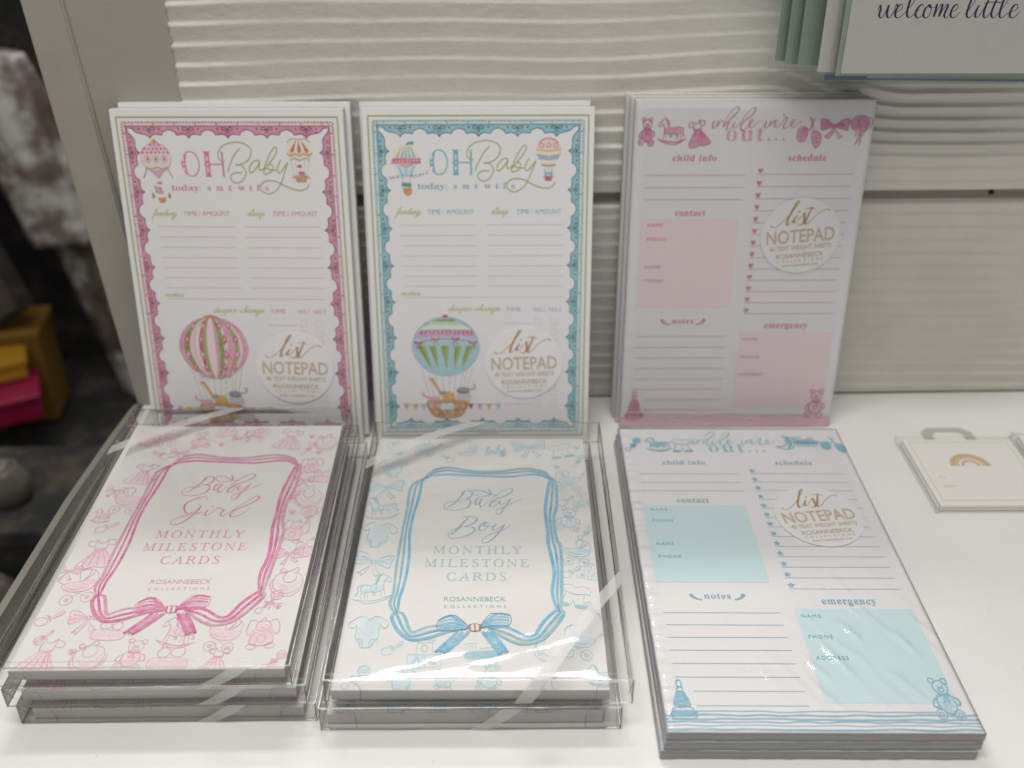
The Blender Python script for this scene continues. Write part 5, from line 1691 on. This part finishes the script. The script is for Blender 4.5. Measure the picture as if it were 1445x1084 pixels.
# ================================================================== goods
notepad_oh(fr(-.1520, -.0288, .1061, .0081, 1.4145, -.0579), False, True,
           'front pink lace bordered notepad with striped pink balloon and OH Baby heading')
notepad_oh(fr(-.1487, -.0226, .1080, .0081, 1.4145, -.0579), False, False,
           'plain edge of the pink bordered notepad just behind the striped pink balloon one')
notepad_oh(fr(-.0070, -.0291, .1057, -.0027, 1.3901, -.0175), True, True,
           'front blue lace bordered notepad with blue green balloon and OH Baby heading')
notepad_oh(fr(-.0090, -.0228, .1073, -.0027, 1.3901, -.0175), True, False,
           'blue bordered notepad mostly hidden behind the blue and green balloon one')
G1 = 'wrapped pink notepads leaning on the wall'
notepad_wwo(fr(.1528, -.0270, .1086, -.0165, 1.4790, -.0013), False, True,
            'front pink notepad leaning on the wall with pink hearts down its schedule', G1)
for i in range(2):
    notepad_wwo(fr(.1528-.0020*(i+1), -.0270+.0058*(i+1), .1086, -.0165, 1.4790, -.0013), False, False,
                ('wrapped notepad directly behind the pink heart schedule one', 'rearmost wrapped notepad against the wall behind the pink heart schedule one')[i], G1)
G2 = 'wrapped blue notepads in a flat stack'
notepad_wwo(fr(.1458, -.1662, .0147, -.0261, -.0053, .0019), True, True,
            'top blue notepad lying flat with blue stars down its schedule', G2, .0040, m_wrap2, True)
notepad_wwo(fr(.1450, -.1668, .0097, -.0240, -.004, .001), True, False,
            'middle notepad of the flat blue stack at front right', G2, .0040, m_wrap2, True)
notepad_wwo(fr(.1438, -.1675, .0049, -.0270, -.001, .0), True, False,
            'bottom notepad of the flat blue stack resting on the shelf', G2, .0040, m_wrap2, True)

PX, PY, PYAW = -.1550, -.1579, -.0126
BX, BY, BYAW = -.0097, -.1634, -.0221
card_box(PX, PY, PYAW, .0238, .0354, False, True, (.0068, .0035, .0032, .0100),
         'topmost clear box of pink Baby Girl milestone cards with ribbon border', .0006, 3, .0, .0298, (1, 0, .84), .0058)
card_box(PX+.0035, PY-.0012, -.006, .0120, .0236, False, False, (.0060, .0050, .0030, .0090),
         'middle clear box of pink cards directly under the Baby Girl box', .0002, 5, .0, .0182, (0, 0, .78), .0058)
card_box(PX+.0065, PY-.0020, -.012, .0002, .0118, False, False, (.0050, .0060, .0020, .0080),
         'bottom clear box of the pink card stack resting on the shelf', .0002, 7, .0, .0064, (0, 0, .74), .0058)
card_box(BX, BY, BYAW, .0148, .0300, True, True, (.0022, .0100, .0022, .0040),
         'upper clear box of blue Baby Boy milestone cards with bulging glossy lid', .0022, 8, 0, .0208, (1, 1), .0060)
card_box(BX-.0030, BY-.0012, -.0180, .0002, .0144, True, False, (.0025, .0080, .0030, .0050),
         'lower clear box of blue cards under the Baby Boy box', .0003, 11, 0, .0068, (0, 0, .64), .0060)


# ---- gift tags at the right ------------------------------------------------
def gift_tags(mat4, w, h, label):
    root = empty('gift_tag_pack', mat4)
    x, y = w/2, h/2
    for k in range(2):
        bm = bmesh.new()
        box(bm, -x, x, -y, y, .0006+k*.0022, .0022+k*.0022, .0001)
        t = mk('tag_card', bm, m_card, root, (0.0006*k, 0, 0))
    P = Print(z=.03)
    X, Y = x*1000, y*1000
    P.line([(-X+3.4, -Y+4.5), (X-3, -Y+4.5), (X-3, Y-2.5), (-X+3.4, Y-2.5)], .45, gold_l, closed=True)
    for r, m in ((12.5, ora), (9.6, ink('sand ink', 'D9BC94', .2)), (5.8, ink('peach ink', 'D9A68C', .2))):
        o = [(r*cos(a*pi/16)-1, r*.95*sin(a*pi/16)+5) for a in range(17)]
        i_ = [((r-(5.4 if r > 12 else 2.4 if r > 9 else 1.7))*cos(a*pi/16)-1, (r-(3.0 if r > 12 else 2.4 if r > 9 else 1.7))*.95*sin(a*pi/16)+5) for a in range(17)]
        P.fill(o+i_[::-1], ink('tan rainbow ink', 'D2AE84', .15) if r > 12 else m, .01*(13-r))
    P.text('TO:', -X+9, -6.5, gold_l, h=2.0, align='l')
    P.text('FROM:', -X+9, -15, gold_l, h=2.0, align='l')
    P.build('rainbow_print', t, z=.0044)
    # bag with hanging tab
    bm = bmesh.new()
    box(bm, -x-.0025, x+.0025, -y-.0020, y+.0022, .0002, .0054, .0004)
    mk('clear_bag', bm, film('thin clear bag', .3, .08, (.995, .995, .99, 1), [((1, 1, 1), 30, .3, .002)], ior=1.4), root)
    bm = bmesh.new()
    zt = .0012
    prof = [(-.017, y+.002), (-.017, y+.012), (-.011, y+.017), (.011, y+.017), (.017, y+.012), (.017, y+.002)]
    inner = [(-.010, y+.004), (-.010, y+.0095), (-.007, y+.012), (.007, y+.012), (.010, y+.0095), (.010, y+.004)]
    for zz in (zt,):
        A = [bm.verts.new((px, py, zz)) for px, py in prof]
        B = [bm.verts.new((px, py, zz)) for px, py in inner]
        for k in range(5):
            bm.faces.new((A[k], A[k+1], B[k+1], B[k]))
    mk('hang_tab', bm, film('milky tab', .5, .2, (.95, .955, .94, 1), [], 0, .04, 1.35), root)
    bm = bmesh.new()
    for px, py in ((-x-.0022, y+.002), (x+.0022, y+.002), (-x-.0022, -y-.0018)):
        bmesh.ops.create_icosphere(bm, subdivisions=2, radius=.0011, matrix=Matrix.Translation((px, py, .0044)))
    mk('seal_beads', bm, m_case, root, smooth=True)
    tag(root, label, 'gift tags', 'bagged gift tags at the back right')
    return root


gift_tags(fr(.2955, -.0905, 0, -.02, 0), .0690, .0620, 'bag of white gift tags with tan rainbow lying at the right of the shelf')
gift_tags(fr(.3720, -.0880, 0, -.02, 0), .0690, .0620, 'bag of gift tags cut off by the right edge of the photo')

# ---- cards hanging at upper right ------------------------------------------
GC = 'sleeved greeting cards hanging at upper right'
m_green = paper('sage green envelope', (.42, .51, .43, 1), .6, .08)
m_bluee = paper('blue envelope', (.20, .27, .42, 1), .6, .08)
m_greyc = paper('pale greeting card', (.82, .78, .75, 1), .5)


def greeting(x, y, z, w, h, envc, lean, yawr, label, text=False, cardw=0.0):
    root = empty('greeting_card', Matrix.Translation((x, y, z)) @ Matrix.Rotation(yawr, 4, 'Z') @ Matrix.Rotation(pi/2-lean, 4, 'X'))
    # local: x right, y up the card, z towards the viewer; origin at lower left
    bm = bmesh.new()
    box(bm, .0035, w, .0015, h, -.0011, -.0004, .0001)
    mk('envelope', bm, envc, root)
    if cardw is not None:
        bm = bmesh.new()
        box(bm, .006+cardw, w-.001, .003, h, -.0002, .0006, .0001)
        c = mk('card', bm, m_greyc, root)
        if text:
            P = Print(z=.03)
            ox, oy = 19.0, 31.9
            def st(pts, sc=1.0, dx=0, dy=0):
                P.curve([(ox+dx+a*sc, oy+dy+b*sc) for a, b in parse(pts)], .42, navy, cal=1.7, n=6, taper=.3)
            k = .0945
            def cr(s_, dx=0):
                P.curve([(ox+(a+dx-640)*k, oy-(b-75)*k) for a, b in parse(s_)], .40, navy, cal=1.8, n=6, taper=.3)
            cr('648,40 655,8 662,30 660,62 673,76 690,50 702,8 700,55 714,76 735,45 742,5 750,12 765,8')
            cr('745,50 775,28 773,5 757,12 745,45 752,72 772,72 800,45')
            cr('800,45 835,-10 845,-70 830,-75 815,-30 808,45 820,74 845,60 870,30')
            cr('895,15 880,5 862,25 855,55 868,76 885,70 905,45')
            cr('925,5 903,28 900,65 918,76 935,50 932,15 920,5 930,22 955,20')
            cr('955,15 962,5 958,70 970,30 985,5 992,12 985,70 1000,30 1015,5 1022,15 1012,60 1025,76 1050,45')
            cr('1045,48 1075,28 1073,5 1057,12 1045,45 1052,72 1072,72 1095,45')
            cr('1125,60 1160,-5 1172,-70 1158,-75 1143,-25 1132,50 1145,76 1165,60 1185,15')
            cr('1190,8 1180,45 1185,74 1205,60 1225,10')
            cr('1240,-45 1226,20 1225,60 1238,76 1260,50 1275,10')
            cr('1285,-45 1268,20 1267,60 1282,76 1300,55')
            cr('1215,0 1260,-8 1310,-4')
            cr('1300,55 1335,-5 1350,-70 1335,-75 1318,-25 1310,50 1322,76 1345,60 1370,40')
            cr('1365,50 1398,28 1395,5 1378,12 1366,45 1373,74 1395,72 1418,40')
            P.build('script_lettering', c, z=.0006)
    bm = bmesh.new()
    box(bm, 0, w+.003, -.0025, h+.004, -.0016, .0012, .0003)
    # soft lower hem fold
    mk('clear_sleeve', bm, m_sleeve, root)
    tag(root, label, 'greeting card', GC)
    return root


greeting(.1785, -.0555, .2405, .155, .14, m_green, .02, -.02, 'front sleeved greeting card with navy script welcome little at upper right', True)
greeting(.1705, -.0510, .2400, .155, .14, m_green, .02, -.02, 'sleeved card just behind the navy script one, pale card strip showing', False, -.003)
greeting(.1765, -.0460, .2355, .150, .14, m_bluee, .03, -.05, 'sleeved card with a blue envelope peeking below the hanging row', False, .02)
greeting(.1625, -.0410, .2420, .155, .14, m_green, .03, -.03, 'hanging sleeved card with green envelope, third edge from the left', False, .01)
greeting(.1570, -.0360, .2415, .155, .14, m_green, .03, -.02, 'hanging sleeved card with green envelope, second edge from the left', False, .01)
greeting(.1530, -.0310, .2420, .155, .14, m_green, .03, -.03, 'leftmost hanging sleeved card with green envelope edge', False, .01)

# ---- out of focus shop beyond the left end ----------------------------------
m_floor = paint('dark shop floor', (.020, .018, .016, 1), .6, 12)
bm = bmesh.new()
box(bm, -3.5, 1.6, -2.0, 4.2, -.96, -.95)
tag(mk('floor', bm, m_floor), kind='structure')
m_black = None
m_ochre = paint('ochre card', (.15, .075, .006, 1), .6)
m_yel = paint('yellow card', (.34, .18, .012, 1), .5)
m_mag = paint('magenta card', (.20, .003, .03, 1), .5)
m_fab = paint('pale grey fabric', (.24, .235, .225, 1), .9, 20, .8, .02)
def mottled(name, a, b, sc):
    t = NT(name)
    v = t.coord(1)
    t.l(t.ramp(t.noise(v, sc, 4, .6), [(.36, a), (.5, mul(a, 2.2)), (.62, b)]), t.p.inputs['Base Color'])
    t.p.inputs['Roughness'].default_value = .9
    return t.m


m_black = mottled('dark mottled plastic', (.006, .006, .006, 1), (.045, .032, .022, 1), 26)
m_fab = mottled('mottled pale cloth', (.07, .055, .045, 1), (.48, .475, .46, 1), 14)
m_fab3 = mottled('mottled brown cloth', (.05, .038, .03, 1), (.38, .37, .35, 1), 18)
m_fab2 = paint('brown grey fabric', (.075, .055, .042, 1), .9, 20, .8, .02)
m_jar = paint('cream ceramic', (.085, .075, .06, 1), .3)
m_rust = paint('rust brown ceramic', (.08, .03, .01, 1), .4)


def drape(name, x0, x1, z0, z1, y, m, label, cat, seed, tiltx=0.0):
    """a hanging soft sack with folds"""
    bm = bmesh.new()
    n, k = 40, 26
    rows = []
    for j in range(k+1):
        v = j/k
        r = []
        for i in range(n):
            a = 2*pi*i/n
            wob = 1+.22*noise.noise(Vector((cos(a)*1.9+seed, sin(a)*1.9, v*2.2)))+.09*sin(a*8+v*2)
            prof = .80+.2*sin(pi*v)+.12*noise.noise(Vector((v*4, seed, 0)))
            xm, hw = (x0+x1)/2, (x1-x0)/2
            r.append(bm.verts.new((xm+hw*prof*wob*cos(a)+tiltx*(v-.5), y+hw*.55*prof*wob*sin(a), z0+(z1-z0)*v)))
        rows.append(r)
    for a, b in zip(rows, rows[1:]):
        for i in range(n):
            bm.faces.new((a[i], a[(i+1) % n], b[(i+1) % n], b[i]))
    bm.faces.new(rows[0][::-1])
    bm.faces.new(rows[-1])
    return tag(mk(name, bm, m, smooth=True), label, cat)


def carton(name, x0, x1, y0, y1, z0, z1, m, label, cat, rot=0.0, group=None):
    r = empty(name, Matrix.Translation(((x0+x1)/2, (y0+y1)/2, z0)) @ Matrix.Rotation(rot, 4, 'Z'))
    a, b, h = (x1-x0)/2, (y1-y0)/2, z1-z0
    bm = bmesh.new()
    box(bm, -a, a, -b, b, 0, h*.9, .003)
    mk('body', bm, m, r)
    bm = bmesh.new()
    box(bm, -a-.003, a+.003, -b-.003, b+.003, h*.9, h, .004)
    mk('lid', bm, m, r)
    return tag(r, label, cat, group)


drape('hanging_garment', -.56, -.47, -.10, .12, .47, m_fab, 'blurred pale mottled garment hanging left of the post', 'garment', 2, -.03)
drape('hanging_garment', -.515, -.44, -.34, .02, .50, m_fab3, 'blurred grey brown garment hanging close beside the post', 'garment', 6, -.06)
drape('hanging_garment', -.62, -.54, -.02, .14, .50, m_fab2, 'blurred dark brown garment at the upper left photo edge', 'garment', 9)
pf = empty('framed_panel', Matrix.Translation((-.60, .43, -.02)))
bm = bmesh.new()
prism(bm, [(-.10, .16), (-.02, .16), (.060, -.14), (-.03, -.19), (-.10, -.19)], 0, .01)
mk('panel', bm, m_fab2, pf)
bm = bmesh.new()
tube(bm, [(-.02, -.004, .16), (.062, -.004, -.14), (-.04, -.004, -.21), (-.11, -.004, -.25)], .009, 8)
mk('frame', bm, m_black, pf)
tag(pf, 'blurred brown panel with a black slanting frame at the left photo edge', 'panel')
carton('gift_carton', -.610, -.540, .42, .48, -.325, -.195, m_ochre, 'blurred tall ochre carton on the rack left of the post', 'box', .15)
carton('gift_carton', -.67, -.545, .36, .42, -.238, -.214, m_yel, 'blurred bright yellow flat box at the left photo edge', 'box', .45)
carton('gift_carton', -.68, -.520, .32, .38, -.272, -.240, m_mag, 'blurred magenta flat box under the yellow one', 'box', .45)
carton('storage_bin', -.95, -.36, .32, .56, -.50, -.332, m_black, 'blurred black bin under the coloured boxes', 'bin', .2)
carton('storage_bin', -1.0, -.40, .58, .75, -.4, .30, m_black, 'blurred black upright display behind the grey bags', 'display', .1)


def jar(x, y, z, r, h, m, label):
    bm = bmesh.new()
    prof = [(0, 0), (.8, 0), (1, .15), (1, .7), (.7, .85), (.62, 1), (.5, 1), (.5, .9), (0, .88)]
    n = 24
    rows = []
    for pr, pz in prof:
        rows.append([bm.verts.new((r*pr*cos(2*pi*i/n), r*pr*sin(2*pi*i/n), h*pz)) for i in range(n)])
    for a, b in zip(rows, rows[1:]):
        for i in range(n):
            bm.faces.new((a[i], a[(i+1) % n], b[(i+1) % n], b[i]))
    bmesh.ops.remove_doubles(bm, verts=bm.verts, dist=1e-5)
    tag(mk('jar', bm, m, None, (x, y, z), smooth=True), label, 'jar', 'blurred jars in the dark below the shelf')


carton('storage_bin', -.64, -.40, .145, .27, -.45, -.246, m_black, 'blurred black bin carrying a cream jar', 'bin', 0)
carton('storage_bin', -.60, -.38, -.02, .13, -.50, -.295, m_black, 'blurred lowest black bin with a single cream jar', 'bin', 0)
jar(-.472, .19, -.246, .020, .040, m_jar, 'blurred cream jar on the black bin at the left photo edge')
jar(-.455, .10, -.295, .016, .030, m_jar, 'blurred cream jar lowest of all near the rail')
